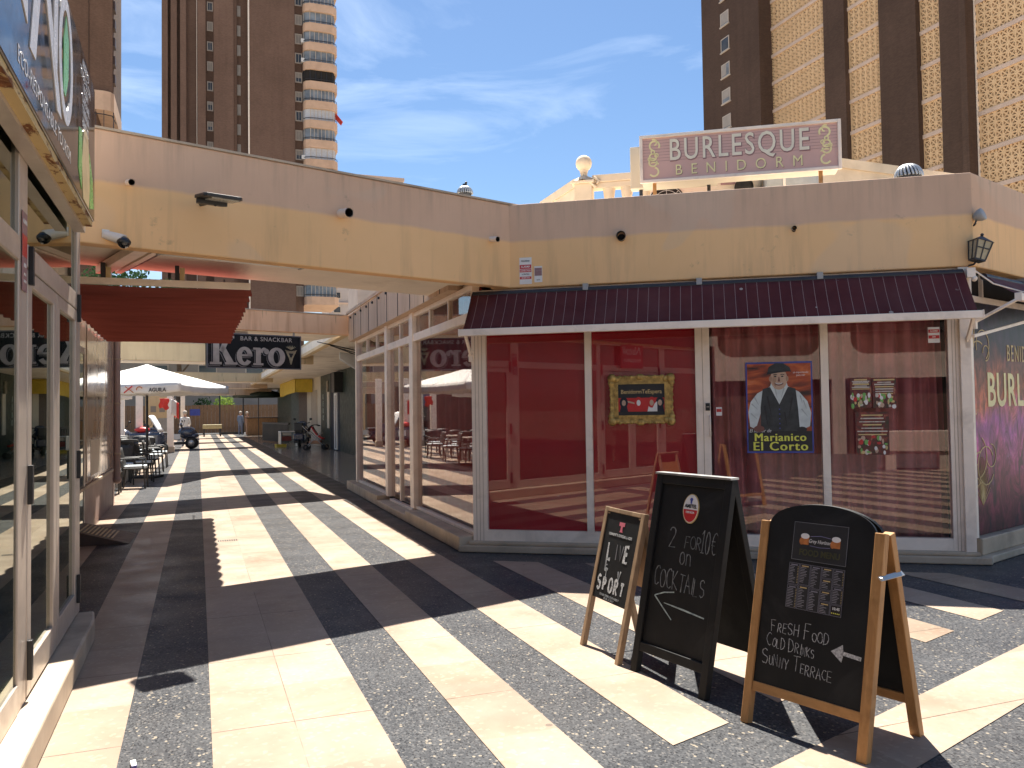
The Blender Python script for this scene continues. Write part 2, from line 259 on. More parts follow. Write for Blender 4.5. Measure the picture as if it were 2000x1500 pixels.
def flame_print():
    """night-sky, fire and feather artwork of the printed window (heights in metres, part of the print)"""
    b = NB('fiery_feather_print'); v = b.co(world=True); z = b.xyz(v)[2]
    e = b.math('ADD', z, b.math('MULTIPLY', b.math('SUBTRACT', b.noise(v, 1.6, 5, .6, 1.0), .5), .9))
    base = b.ramp(b.math('DIVIDE', e, 3.0), [(.08, (.05, .010, .012)), (.25, (.16, .02, .05)), (.36, (.34, .05, .17)), (.46, (.30, .06, .26)), (.56, (.42, .10, .05)), (.64, (.22, .06, .04)), (.72, (.035, .012, .03)), (.85, (.010, .008, .025))])
    n = b.noise(b.co((1.4, 1.4, .75), True), 3.2, 7, .68, 1.6)
    c = b.mix(1, base, b.ramp(n, [(.30, .15), (.5, 1.0), (.68, 2.4)]), 'MULTIPLY')
    c = b.mix(b.ramp(b.noise(v, 2.3, 4, .6, .8), [(.60, 0), (.76, .8)]), c, b.ramp(b.math('DIVIDE', z, 3.0), [(.3, (.35, .16, .50)), (.52, (.95, .50, .16)), (.64, (.5, .2, .05)), (.72, (.02, .02, .05))]))
    c = b.mix(b.ramp(b.noise(b.co((3, 3, .8), True), 2.0, 5, .6, 1.2), [(.54, 0), (.66, .8)]), c, (.015, .008, .02))
    b.bsdf(c, .35, 0, .25); return b.m
FLAME = flame_print()
# ------------------------------------------------------------------ geometry helpers
class MB:
    def __init__(s): s.v = []; s.f = []; s.m = []; s.sm = []; s.X = None
    def add(s, pts, faces, m=0, smooth=False):
        k = len(s.v)
        for p in pts:
            p = Vector(p); s.v.append(s.X @ p if s.X else p)
        for f in faces: s.f.append([k+i for i in f]); s.m.append(m); s.sm.append(smooth)
        return s
    def box(s, x0, x1, y0, y1, z0, z1, m=0):
        return s.add([(x0, y0, z0), (x1, y0, z0), (x1, y1, z0), (x0, y1, z0), (x0, y0, z1), (x1, y0, z1), (x1, y1, z1), (x0, y1, z1)],
                     [(0, 3, 2, 1), (4, 5, 6, 7), (0, 1, 5, 4), (1, 2, 6, 5), (2, 3, 7, 6), (3, 0, 4, 7)], m)
    def bar(s, p, q, w, h, m=0, side=(0, 1, 0)):
        p, q = Vector(p), Vector(q); d = (q-p).normalized(); a = Vector(side); a = (a - d*a.dot(d))
        if a.length < 1e-4: a = d.orthogonal()
        a.normalize(); b = d.cross(a); a = a*w/2; b = b*h/2
        P = [p-a-b, p+a-b, p+a+b, p-a+b, q-a-b, q+a-b, q+a+b, q-a+b]
        return s.add(P, [(0, 3, 2, 1), (4, 5, 6, 7), (0, 1, 5, 4), (1, 2, 6, 5), (2, 3, 7, 6), (3, 0, 4, 7)], m)
    def tube(s, pts, r, n=8, m=0, caps=True, smooth=True):
        pts = [Vector(p) for p in pts]; rr = r if hasattr(r, '__len__') else [r]*len(pts); ring = []
        a = None; P = []
        for i, p in enumerate(pts):
            d = (pts[min(i+1, len(pts)-1)] - pts[max(i-1, 0)]).normalized()
            a = d.orthogonal().normalized() if a is None else (a - d*a.dot(d)).normalized()
            b = d.cross(a)
            for k in range(n):
                t = 2*math.pi*k/n; P.append(p + (a*math.cos(t)+b*math.sin(t))*rr[i])
        F = [(i*n+k, i*n+(k+1) % n, (i+1)*n+(k+1) % n, (i+1)*n+k) for i in range(len(pts)-1) for k in range(n)]
        s.add(P, F, m, smooth)
        if caps:
            s.add([P[k] for k in range(n)], [tuple(range(n))[::-1]], m) if not s.X else s.add_raw([P[k] for k in range(n)], m, True)
            s.add(P[-n:], [tuple(range(n))], m) if not s.X else s.add_raw(P[-n:], m, False)
        return s
    def add_raw(s, pts, m, rev): return s.add(pts, [tuple(range(len(pts)))[::-1] if rev else tuple(range(len(pts)))], m)
    def prism(s, poly, y0, y1, m=0):
        """polygon in the xz plane given as (x, z), extruded along y"""
        n = len(poly); P = [(x, y0, z) for x, z in poly] + [(x, y1, z) for x, z in poly]
        return s.add(P, [tuple(range(n)), tuple(range(n, 2*n))[::-1]] + [(i, n+i, n+(i+1) % n, (i+1) % n) for i in range(n)], m)
    def slab(s, poly, z0, z1, m=0):
        n = len(poly); P = [(x, y, z0) for x, y in poly] + [(x, y, z1) for x, y in poly]
        return s.add(P, [tuple(range(n))[::-1], tuple(range(n, 2*n))] + [(i, (i+1) % n, n+(i+1) % n, n+i) for i in range(n)], m)
    def lathe(s, prof, c=(0, 0, 0), n=16, m=0, sx=1, sy=1):
        c = Vector(c); P = []
        for r, z in prof:
            for k in range(n):
                t = 2*math.pi*k/n; P.append(c + Vector((r*math.cos(t)*sx, r*math.sin(t)*sy, z)))
        F = [(i*n+k, i*n+(k+1) % n, (i+1)*n+(k+1) % n, (i+1)*n+k) for i in range(len(prof)-1) for k in range(n)]
        s.add(P, F, m, True); return s
    def ball(s, c, r, n=12, m=0, sx=1, sy=1, sz=1):
        return s.lathe([(max(1e-4, r*math.sin(math.pi*i/8)), -r*math.cos(math.pi*i/8)*sz) for i in range(9)], c, n, m, sx, sy)
    def grid(s, fn, nu, nv, m=0, smooth=True):
        P = [fn(i/nu, j/nv) for j in range(nv+1) for i in range(nu+1)]
        F = [(j*(nu+1)+i, j*(nu+1)+i+1, (j+1)*(nu+1)+i+1, (j+1)*(nu+1)+i) for j in range(nv) for i in range(nu)]
        return s.add(P, F, m, smooth)
    def ribbon(s, pts, w, y, t=.002, m=0):
        """flat pen stroke in the xz plane, mitred, front face at y, thickness t behind it"""
        n = len(pts); Lf = []; Rt = []
        for i, (x, z) in enumerate(pts):
            a = pts[max(i-1, 0)]; b = pts[min(i+1, n-1)]; dx, dz = b[0]-a[0], b[1]-a[1]; l = math.hypot(dx, dz) or 1; nx, nz = -dz/l, dx/l
            ww = (w[i] if hasattr(w, '__len__') else w)/2
            Lf.append((x+nx*ww, z+nz*ww)); Rt.append((x-nx*ww, z-nz*ww))
        for i in range(n-1): s.prism([Rt[i], Rt[i+1], Lf[i+1], Lf[i]], y, y+t, m)
        return s
    def build(s, name, mats, parent=None, bevel=0, solid=0):
        me = bpy.data.meshes.new(name); me.from_pydata([tuple(v) for v in s.v], [], s.f); me.validate()
        if not isinstance(mats, (list, tuple)): mats = [mats]
        for q in mats: me.materials.append(q)
        if len(me.polygons) == len(s.m):
            me.polygons.foreach_set('material_index', s.m); me.polygons.foreach_set('use_smooth', s.sm)
        o = bpy.data.objects.new(name, me); COL.objects.link(o)
        if parent: o.parent = parent
        if bevel:
            b = o.modifiers.new('bevel', 'BEVEL'); b.width = bevel; b.segments = 2; b.limit_method = 'ANGLE'; b.angle_limit = R(40)
        if solid:
            b = o.modifiers.new('solid', 'SOLIDIFY'); b.thickness = solid; b.offset = 0
        return o
def tag(o, label=None, cat=None, group=None, kind=None):
    for k, v in (('label', label), ('category', cat), ('group', group), ('kind', kind)):
        if v: o[k] = v
    return o
def thing(name, label, cat, loc=(0, 0, 0), rz=0, group=None):
    o = bpy.data.objects.new(name, None); COL.objects.link(o); o.empty_display_size = .2
    o.location = loc; o.rotation_euler = (0, 0, rz); return tag(o, label, cat, group)
def dup(o, loc=None, rz=None, label=None, parent=None):
    c = o.copy(); COL.objects.link(c)
    if parent: c.parent = parent
    if loc is not None: c.location = loc
    if rz is not None: c.rotation_euler = (0, 0, rz)
    if label: c['label'] = label
    for ch in list(o.children): dup(ch, parent=c)
    return c
def text(mb, txt, x, z, size, y=0, t=.003, m=0, align='CENTER', bold=0, sx=1, spacing=1, shear=0, flip=False):
    """block lettering in the xz plane, centred on z, front face at y"""
    c = bpy.data.curves.new('t', 'FONT'); c.body = txt; c.size = 1; c.align_x = align; c.align_y = 'CENTER'; c.offset = bold; c.space_character = spacing; c.shear = shear; c.resolution_u = 3
    c.extrude = .5*t/size
    o = bpy.data.objects.new('t', c); COL.objects.link(o); dg = bpy.context.evaluated_depsgraph_get(); me = bpy.data.meshes.new_from_object(o.evaluated_get(dg))
    mb.add([(x + v.co.x*size*sx, y + t/2 - v.co.z*size, z + v.co.y*size) for v in me.vertices], [tuple(p.vertices) for p in me.polygons], m)
    bpy.data.objects.remove(o); bpy.data.curves.remove(c); bpy.data.meshes.remove(me)
def arc(cx, cz, rx, rz, a0, a1, n=8): return [(cx+rx*math.cos(R(a0+(a1-a0)*i/n)), cz+rz*math.sin(R(a0+(a1-a0)*i/n))) for i in range(n+1)]
GL = {  # hand-drawn capitals, strokes in a unit-high box
 'A': [[(0, 0), (.3, 1), (.6, 0)], [(.12, .38), (.5, .38)]], 'C': [arc(.35, .5, .33, .5, 50, 310)], 'D': [[(0, 0), (0, 1)], [(0, 1)]+arc(.1, .5, .45, .5, 90, -90)+[(0, 0)]],
 'E': [[(.5, 1), (0, 1), (0, 0), (.5, 0)], [(0, .52), (.4, .52)]], 'F': [[(0, 0), (0, 1), (.5, .98)], [(0, .52), (.4, .52)]], 'H': [[(0, 0), (0, 1)], [(.5, 0), (.5, 1)], [(0, .5), (.5, .5)]],
 'I': [[(.1, 0), (.1, 1)]], 'K': [[(0, 0), (0, 1)], [(.5, 1), (0, .45), (.55, 0)]], 'L': [[(0, 1), (0, 0), (.48, 0)]], 'N': [[(0, 0), (0, 1), (.5, 0), (.5, 1)]], 'M': [[(0, 0), (.05, 1), (.35, .3), (.65, 1), (.7, 0)]],
 'O': [arc(.32, .5, .32, .5, 0, 360, 12)], 'P': [[(0, 0), (0, 1)]+arc(.1, .75, .36, .25, 90, -90)+[(0, .5)]], 'R': [[(0, 0), (0, 1)]+arc(.1, .75, .36, .25, 90, -90)+[(0, .5)], [(.15, .5), (.5, 0)]],
 'S': [arc(.28, .76, .26, .24, 30, 230, 7)+arc(.28, .26, .26, .26, 70, -150, 8)], 'T': [[(0, 1), (.6, 1)], [(.3, 1), (.3, 0)]], 'U': [[(0, 1), (0, .3)]+arc(.27, .28, .27, .28, 180, 360)+[(.54, 1)]],
 'Y': [[(0, 1), (.28, .5), (.28, 0)], [(.56, 1), (.28, .5)]], 'V': [[(0, 1), (.28, 0), (.56, 1)]], 'o': [arc(.22, .3, .22, .3, 0, 360, 10)], 'n': [[(0, 0), (0, .6)], [(0, .45)]+arc(.2, .36, .2, .24, 150, 0, 5)+[(.4, 0)]],
 '2': [arc(.25, .75, .25, .25, 160, -30, 7)+[(.02, 0), (.55, 0)]], '1': [[(.05, .8), (.25, 1), (.25, 0)], [(.05, 0), (.45, 0)]], '0': [arc(.25, .5, .25, .5, 0, 360, 12)], '€': [arc(.38, .5, .34, .5, 55, 305), [(-.05, .6), (.4, .6)], [(-.05, .42), (.36, .42)]],
}
ADV = {'I': .3, 'M': .95, 'n': .55, 'o': .6, '1': .6, ' ': .45}
def hand(mb, txt, x, z, h, w, y=0, m=0, sx=1, jit=.03, slope=0, first=None):
    """chalk handwriting starting at x, baseline z; first = height factor of a word's first letter"""
    cx = x; new = True
    for ch in txt:
        if ch == ' ': cx += .45*h*sx; new = True; continue
        hh = h*(first if (first and new) else 1)*(1+random.uniform(-jit, jit)*2); tl = random.uniform(-.08, .08); zz = z+(cx-x)*slope+random.uniform(-jit, jit)*h
        for st in GL[ch]:
            P = []
            for i, (a, b) in enumerate(st):
                P.append((cx+(a+b*tl+random.uniform(-jit, jit)*.5)*hh*sx, zz+(b+random.uniform(-jit, jit)*.5)*hh))
            if len(P) == 2: P = [P[0], ((P[0][0]+P[1][0])/2+random.uniform(-1, 1)*.01*hh, (P[0][1]+P[1][1])/2), P[1]]
            mb.ribbon(P, [w*random.uniform(.55, 1.15) for _ in P], y, .0012, m)
        cx += ADV.get(ch, .75)*hh*sx; new = False
    return cx
def frame(mb, x0, x1, z0, z1, w, y0, y1, m=0):
    mb.box(x0, x0+w, y0, y1, z0, z1, m); mb.box(x1-w, x1, y0, y1, z0, z1, m); mb.box(x0+w, x1-w, y0, y1, z0, z0+w, m); mb.box(x0+w, x1-w, y0, y1, z1-w, z1, m); return mb
RW, RB, RS, RL = math.atan2(-.55498, .83187), R(18), R(-90), R(90)    # yaw of the four kinds of facade
dW = Vector((.83187, -.55498, 0)); nW = Vector((-.55498, -.83187, 0)); dB = Vector((.95106, .30902, 0)); nB = Vector((.30902, -.95106, 0))
W0 = Vector((2.85, 9.02, 0))
def onW(s, off=0, z=0): return W0 + dW*s + nW*off + Vector((0, 0, z))
C0 = Vector((7.25, 6.09, 0))
def onB(s, off=0, z=0): return C0 + dB*s + nB*off + Vector((0, 0, z))
B0 = Vector((.17, 7.63, 0))
def onBr(s, off=0, z=0): return B0 + dB*s + nB*off + Vector((0, 0, z))
def struct(name, mb, mat): return tag(mb.build(name, mat), kind='structure')
# ================================================================== ground
FARY = 69.0
def sheet(mb, pts, z): mb.add([(x, y, z) for x, y in pts], [tuple(range(len(pts)))])
g = MB(); sheet(g, [(-1500, -1500), (1500, -1500), (1500, 1500), (-1500, 1500)], -.012); struct('ground', g, plain('city_ground', (.40, .34, .27), .9, 0, .2, .05))
g = MB(); sheet(g, [(-16, -16), (22, -16), (22, 76), (-16, 76)], -.004); struct('pavement', g, M['dark'])
cap = lambda x: 3.42 + .325*(x-2.08)
wl = lambda x: 8.55 - .667*(x-2.54)
bl = lambda x: 5.55 + .325*(x-7.42)
g = MB()
for x0, x1 in ((-.76, -.35), (.06, .87), (1.28, 1.685), (2.10, 2.51)):
    sheet(g, [(x0, cap(x0)), (x1, cap(x1)), (x1, FARY), (x0, FARY)], 0)
for k in range(8):
    x1 = -1.17 - .82*k; x0 = x1-.41; y0 = 7.0 if k == 0 else 16.6; sheet(g, [(x0, y0), (x1, y0), (x1, FARY), (x0, FARY)], 0)
for k in range(5):
    x0 = 2.92 + .82*k; x1 = x0+.41; sheet(g, [(x0, cap(x0)), (x1, cap(x1)), (x1, wl(x1)), (x0, wl(x0))], 0)
for k in range(10):
    x0 = 7.02 + .82*k; x1 = x0+.41; sheet(g, [(x0, cap(x0)), (x1, cap(x1)), (x1, bl(x1)), (x0, bl(x0))], 0)
E0 = Vector((2.08, 3.42, 0))
for k in range(12):
    a0 = .44+.84*k; a1 = a0+.415
    P = [E0 + dB*(-2.6 if k > 3 else -2.75) + nB*a0, E0 + dB*18 + nB*a0, E0 + dB*18 + nB*a1, E0 + dB*(-2.75) + nB*a1]; sheet(g, [(p.x, p.y) for p in P], 0)
struct('pale_paving_stripes', g, M['light'])
g = MB(); sheet(g, [(3.02, 17.6), (14, 17.6), (14, 62), (3.02, 62)], 0); struct('arcade_floor', g, M['polished'])

# ================================================================== cabaret (corner building with red windows)
cab = thing('cabaret_building', 'cabaret with dark red and curtained white-framed windows under a taupe and cream fascia', 'building', W0, RW)
def fix(o, root):      # part built in world coordinates
    o.parent = root; o.matrix_parent_inverse = (Matrix.Translation(root.location) @ Matrix.Rotation(root.rotation_euler.z, 4, 'Z')).inverted(); return o
body = MB(); P = [onW(.3, -1.6), onW(5.0, -1.6), onB(.9, -1.6), onB(8, -1.6), Vector((13, 17.3, 0)), Vector((4.4, 17.3, 0))]
body.slab([(p.x, p.y) for p in P], .02, 2.9); fix(body.build('inner_wall', M['void']), cab)
roof = MB(); P = [onW(.12, -.12), onW(5.24, -.12), onB(8.2, -.15), Vector((14, 17.3, 0)), Vector((3.16, 17.3, 0))]
roof.slab([(p.x, p.y) for p in P], 3.08, 3.72); fix(roof.build('roof', M['soffit']), cab)
fl = MB(); P = [onW(.1, -.1), onW(5.2, -.1), onB(8, -.1), Vector((13, 17.2, 0)), Vector((3.1, 17.2, 0))]; fl.slab([(p.x, p.y) for p in P], .0, .10); fix(fl.build('inner_floor', M['void']), cab)
fa = MB(); Pj = onW(.35, .06), onW(5.345, .06), onB(9, .06), onB(9, -.14), onW(5.285, -.14), onW(.35, -.14)
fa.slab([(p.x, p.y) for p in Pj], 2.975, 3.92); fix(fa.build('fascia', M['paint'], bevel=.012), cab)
sf = MB(); P = [Vector((2.83, 9.55, 0)), Vector((2.93, 17.17, 0)), Vector((3.15, 17.17, 0)), Vector((3.05, 9.55, 0))]
sf.slab([(p.x, p.y) for p in P], 3.06, 3.60)
for k in range(9):
    y = 9.9+.82*k; x = 2.825+(y-9.55)*.0131; sf.box(x-.004, x+.002, y, y+.012, 3.06, 3.60, 1)
for k in range(12):
    y = 10.2+.6*k; x = 2.82+(y-9.55)*.0131; sf.box(x-.02, x+.02, y, y+.03, 3.51, 3.55, 1)
sf.box(2.86, 2.90, 9.6, 17.1, 3.605, 3.66, 2)
fix(sf.build('side_fascia', [M['pink'], M['darksteel'], M['pink']]), cab)
# plinth: a low stone step all round
st = MB(); P = [onW(-.06, .10), onW(5.42, .10), onB(.12, .13), onB(9, .13), onB(9, -.1), onW(5.2, -.1), onW(.1, -.1)]; st.slab([(p.x, p.y) for p in P], 0, .075)
P = [onW(.05, .055), onW(5.33, .055), onW(5.2, -.1), onW(.1, -.1)]; st.slab([(p.x, p.y) for p in P], .0751, .118)
P = [onB(.05, .06), onB(9, .06), onB(9, -.1), onB(.05, -.1)]; st.slab([(p.x, p.y) for p in P], .0751, .245)
st.slab([(2.765, 9.0), (3.0, 9.0), (3.06, 11.75), (2.80, 11.75)], 0, .165); st.slab([(2.80, 11.755), (3.06, 11.755), (3.07, 13.95), (2.83, 13.95)], 0, .10)
st.slab([(2.835, 13.955), (3.07, 13.955), (3.11, 17.35), (2.90, 17.35)], 0, .175)
fix(st.build('stone_step', M['stone'], bevel=.012), cab)
# front frame (local: x along the wall, -y outwards)
fr = MB()
for a, b, d in ((.095, .265, .0), (1.40, 1.475, 0), (2.60, 2.752, 0), (3.878, 3.955, 0), (5.10, 5.20, 0), (5.20, 5.295, .05)): fr.box(a, b, -d, .10, .118, 2.97)
for a, b in ((.265, 1.40), (1.475, 2.60), (2.752, 3.878), (3.955, 5.10)): fr.box(a, b, .004, .09, .118, .24); fr.box(a, b, .004, .09, 2.88, 2.97)
for a in (.135, .175, .215): fr.box(a, a+.006, -.003, .0, .12, 2.96, 1)
for a in (5.135, 5.165): fr.box(a, a+.006, -.003, .0, .12, 2.96, 1)
fr.box(2.673, 2.679, -.003, 0, .12, 2.96, 1)
fr.build('window_frame', [M['white'], M['stone']], cab, bevel=.006)
for i, (a, b) in enumerate(((.265, 1.40), (1.475, 2.60), (2.752, 3.878), (3.955, 5.10))):
    q = MB().box(a, b, .035, .043, .24, 2.88).build('window_pane', G2, cab)
    if i < 2: MB().box(a-.02, b+.02, .062, .07, .22, 2.92).build('red_film', M['redfilm'], cab)
    else:
        ph = random.uniform(0, 6)
        def cf(u, v, a=a, b=b, ph=ph):
            x = a-.04+(b-a+.08)*u; w = math.sin(u*52+ph)+.6*math.sin(u*31+2*ph)+.35*math.sin(u*95)
            return (x + .02*math.sin(v*2+u*9), .26+.038*w*(1-.15*v)+.03*math.sin(u*7+ph), .13+2.8*v)
        MB().grid(cf, 150, 6).build('curtain', M['curtain'], cab, solid=.004)
hd = MB(); hd.box(2.70, 2.745, -.012, 0, 1.56, 1.64); hd.lathe([(.0, 0), (.016, 0), (.016, .01)], (2.7225, -.016, 1.595), 10, 1)
hd.build('lock', [M['blackp'], M['steel']], cab)
hd = MB(); hd.box(2.62, 2.66, -.01, 0, 1.27, 1.5); hd.tube([(2.742, -.01, 1.5), (2.742, -.055, 1.5), (2.742, -.055, 1.29), (2.742, -.01, 1.29)], .011, 8); hd.build('door_handle', M['white'], cab)
# side glazing (local x runs from the far end to the near one)
SX = Matrix.Translation((2.955, 9.02, 0)) @ Matrix.Rotation(R(-90.68), 4, 'Z')
def smb(): q = MB(); q.X = SX; return q
fr = smb(); Y = lambda y: -(y-9.02)
for a, b, d in ((8.99, 9.05, 0), (11.86, 12.08, .03), (13.74, 13.92, .03), (16.82, 16.92, .03)): fr.box(Y(b), Y(a), -d, .09, .17, 3.06)
for a, b, z0 in ((9.05, 11.86, .165), (12.08, 13.74, .10), (13.92, 16.82, .175)):
    fr.box(Y(b), Y(a), .0, .08, z0, z0+.04); fr.box(Y(b), Y(a), -.012, .08, 2.63, 2.74); fr.box(Y(b), Y(a), 0, .08, 3.0, 3.058)
for a in (10.03, 10.99, 12.88, 14.84, 15.80): fr.box(Y(a+.035), Y(a), .01, .07, 2.74, 3.0)
fr.box(Y(12.96), Y(12.90), .005, .07, .18, 2.63); fr.box(Y(12.16), Y(12.08), .01, .07, .18, 2.63)
fix(fr.build('side_window_frame', M['white'], bevel=.004), cab)
for a, b in ((9.05, 11.86), (12.16, 12.90), (12.96, 13.74), (13.92, 16.82)):
    q = smb(); q.box(Y(b), Y(a), .035, .043, .18, 2.63); fix(q.build('side_window_pane', G2), cab)
for a, b in ((9.05, 10.03), (10.065, 10.99), (11.025, 11.86), (12.08, 12.88), (12.915, 13.74), (13.92, 14.84), (14.875, 15.80), (15.835, 16.82)):
    q = smb(); q.box(Y(b), Y(a), .035, .043, 2.74, 3.0); fix(q.build('transom_pane', G2), cab)
q = smb(); q.grid(lambda u, v: (Y(16.85)+7.7*u, .19+.02*math.sin(u*150)+.012*math.sin(u*67), .12+2.95*v), 300, 2); fix(q.build('side_curtain', M['sidecurtain'], solid=.004), cab)
# right-hand face: printed window
X2 = Matrix.Translation(C0) @ Matrix.Rotation(RB, 4, 'Z')
def rmb(): q = MB(); q.X = X2; return q
q = rmb(); q.box(.055, 3.0, .03, .04, .25, 2.64)
pr = fix(q.build('printed_window', FLAME), cab)
q = rmb()
text(q, 'BENIDORM', 1.52, 2.13, .26, .026, .003, 0, sx=.62, spacing=1.25); text(q, 'BURLESQUE', 1.62, 1.72, .50, .026, .003, 1, bold=.018, sx=.78, spacing=1.1)
GI = [M['goldflat'], M['signgold']]
fix(q.build('gold_lettering', GI), cab); q = rmb()
for k, (cx, cz, r, a0, a1, w) in enumerate(((.42, 2.2, .16, -60, 200, .012), (.30, 2.02, .22, 60, 150, .012), (.5, 2.12, .08, -100, 180, .01), (.22, 1.05, .22, -80, 60, .012), (.42, .95, .20, 30, 330, .012), (.30, .82, .28, 95, 170, .012), (.55, 1.05, .12, -160, 90, .01), (.2, 1.35, .14, 80, 270, .01), (.34, .75, .26, 120, 210, .009), (.16, .72, .12, 0, 150, .009), (.3, .62, .16, 60, 140, .008))):
    q.ribbon(arc(cx, cz, r, r, a0, a1, 14), w, .026, .003, 0)
q.ribbon([(.12, 2.0), (.2, 2.2), (.24, 2.45), (.34, 2.55)], [.01, .02, .015, .006], .026, .003, 0)
for k in range(16):
    a = R(20+k*9); q.ribbon([(.32, .55), (.32+.5*math.cos(a)*.4, .55+.5*math.sin(a))], [.008, .002], .026, .003, 0)
fix(q.build('gold_flourish', GI), cab)
q = rmb(); q.box(0.0, .055, -.03, .08, .25, 2.97); q.box(.055, 3.0, 0, .07, 2.64, 2.70); q.box(3.0, 3.08, 0, .08, .25, 2.97); q.box(.42, .445, .01, .06, 2.70, 2.94); fix(q.build('print_frame', M['white'], bevel=.004), cab)
q = rmb(); q.box(.055, 3.0, .05, .06, 2.70, 2.96); fix(q.build('dark_transom', M['void']), cab)
q = rmb(); q.box(3.08, 8, .02, .10, .25, 2.97); fix(q.build('far_wall', M['cream']), cab)

# ---- burgundy awning over the front windows
def awning(name, label, loc, rz, x0, x1, proj, zt, zb, brackets, fabric, arms):
    t = thing(name, label, 'awning', loc, rz)
    nx = max(8, int((x1-x0)*14))
    def fn(u, v):
        x = x0+.03+(x1-x0-.06)*u; sag = .02*math.sin(math.pi*v)*(1+.4*math.sin(u*30)) + .006*math.sin(u*math.pi*2*(x1-x0)/.45)*v
        return (x, -.10-(proj-.12)*v, zt+(zb+.05-zt)*v - sag)
    MB().grid(fn, nx, 8).build('canvas', fabric, t, solid=.004)
    q = MB(); q.box(x0, x1, -proj-.03, -proj+.03, zb-.02, zb+.055); q.box(x0-.012, x0, -proj-.035, -proj+.035, zb-.025, zb+.06); q.box(x1, x1+.012, -proj-.035, -proj+.035, zb-.025, zb+.06); q.build('front_bar', M['white'], t, bevel=.008)
    q = MB(); q.tube([(x0+.04, -.09, zt-.015), (x1-.04, -.09, zt-.015)], .035, 10); q.build('roller', M['darksteel'], t)
    for b in brackets: MB().box(b-.03, b+.03, -.13, 0.01, zt-.02, zt+.05).build('bracket', M['grey'], t, bevel=.004)
    for ax, xm in arms:
        q = MB(); q.bar((ax, -.03, zb-.20), (xm, -proj+.01, zb-.005), .022, .03); q.box(ax-.022, ax+.022, -.05, 0.02, zb-.27, zb-.15); q.tube([(ax-.03, -.035, zb-.2), (ax+.03, -.035, zb-.2)], .014, 8); q.build('arm', M['white'], t)
    return t
awning('window_awning', 'burgundy pinstriped awning with white front bar over the cabaret windows', W0, RW, .11, 5.27, .50, 2.925, 2.425, (1.44, 2.66, 3.88), M['stripe'], ((.10, .17), (5.27, 5.2)))
awning('window_awning', 'burgundy awning half shown over the printed purple window at the right edge', C0, RB, .16, 3.0, .42, 2.90, 2.62, (1.2, 2.4), plain('plain_burgundy_canvas', (.10, .025, .035), .8, 0, .15, 3), ((.10, .16),))
q = thing('awning_stay', 'thin white stay running from the awning end bracket along the printed window', 'stay', onB(0, 0), RB)
MB().bar((-.02, -.06, 2.27), (1.6, -.30, 2.585), .03, .03).build('stay_rod', M['white'], q)

# ================================================================== posters, stickers on the front windows
def onpane(name, label, cat, s, z, group=None):
    return thing(name, label, cat, onW(s, .02, z), RW, group)
# gilded frame (centre s, z)
t = onpane('gilt_frame', 'ornate gilded picture frame with a dark group portrait, hung in the red window', 'picture frame', 2.02, 1.69)
q = MB(); hw, hh = .335, .255
frame(q, -hw, hw, -hh, hh, .035, -.03, 0); frame(q, -hw+.03, hw-.03, -hh+.03, hh-.03, .04, -.018, .0); frame(q, -hw+.065, hw-.065, -hh+.065, hh-.065, .02, -.03, 0)
for sx in (-1, 1):
    for sz in (-1, 1):
        for a, b, r in ((0, 0, .05), (.05, .01, .035), (-.01, .05, .035), (.085, -.012, .022), (-.012, .085, .022)): q.ball((sx*(hw-.02-a*1), -.025, sz*(hh-.02-b)), r, 10, 0, 1, .5, 1)
for k in range(22):
    x = -hw+.1+k*.0215*1.0
    for z in (-hh+.008, hh-.008): q.ball((x, -.025, z), .014+.006*(k % 3 == 0)+(.02 if k in (10, 11) else 0), 8, 0, 1, .5, 1)
for k in range(15):
    for x in (-hw+.008, hw-.008): q.ball((x, -.025, -hh+.1+k*.0215*1.05), .013+.006*(k % 3 == 0), 8, 0, 1, .5, 1)
q.build('frame_moulding', M['gold'], t)
q = MB(); q.box(-.25, .25, -.012, -.004, -.17, .17, 0); q.box(-.25, .25, -.0135, -.012, -.13, .02, 1)
text(q, 'BenidormTeEspera', 0, .085, .062, -.0145, .0015, 2, bold=.012, sx=.92)
for x, kind in ((-.19, 0), (-.03, 1), (.11, 2), (.2, 0)):
    q.prism([(x-.045, -.13), (x+.045, -.13), (x+.03, -.06), (x-.03, -.06)], -.0155, -.0135, (5, 6, 3, 5)[kind] if kind < 3 else 5)
    q.prism(arc(x, -.03, .045, .06, 0, 360, 14)[:-1], -.0165, -.0145, (5, 6, 6, 5)[kind]); q.prism(arc(x, -.035, .022, .033, 0, 360, 12)[:-1], -.018, -.016, 4 if kind != 1 else 3)
q.prism([(-.15, -.03), (-.02, -.06), (-.02, -.045), (-.15, -.01)], -.016, -.0145, 4); q.prism([(.10, -.13), (.17, -.13), (.17, -.02), (.145, -.04)], -.017, -.0155, 3)
q.build('picture', [M['blackink'], M['red'], M['goldflat'], M['white2'], M['skinp'], M['darkcloth'], M['red']], t)
# large poster of a man in a cap
t = onpane('show_poster', 'tall poster of a smiling man in flat cap and dark waistcoat with yellow lettering', 'poster', 3.455, 1.585)
q = MB(); q.box(-.335, .335, -.004, .0, -.48, .48, 0); q.box(-.32, .32, -.006, -.004, -.46, .46, 1); q.prism([(-.32, -.46), (.32, -.46), (.32, -.25), (-.32, -.25)], -.007, -.0055, 2)
sh = [(-.30, -.20), (-.315, -.05), (-.29, .06), (-.22, .15), (-.10, .215), (-.05, .25), (.05, .25), (.10, .215), (.20, .16), (.28, .06), (.315, -.06), (.30, -.2), (.2, -.25), (-.2, -.25)]
q.prism(sh[::-1], -.009, -.0065, 3)
q.prism([(-.19, -.25), (-.19, .0), (-.165, .195), (-.09, .215), (0, .03), (.09, .215), (.165, .195), (.185, .0), (.2, -.25)][::-1], -.0105, -.0085, 4)
q.ribbon([(0, .03), (0, -.24)], .006, -.0112, .001, 2)
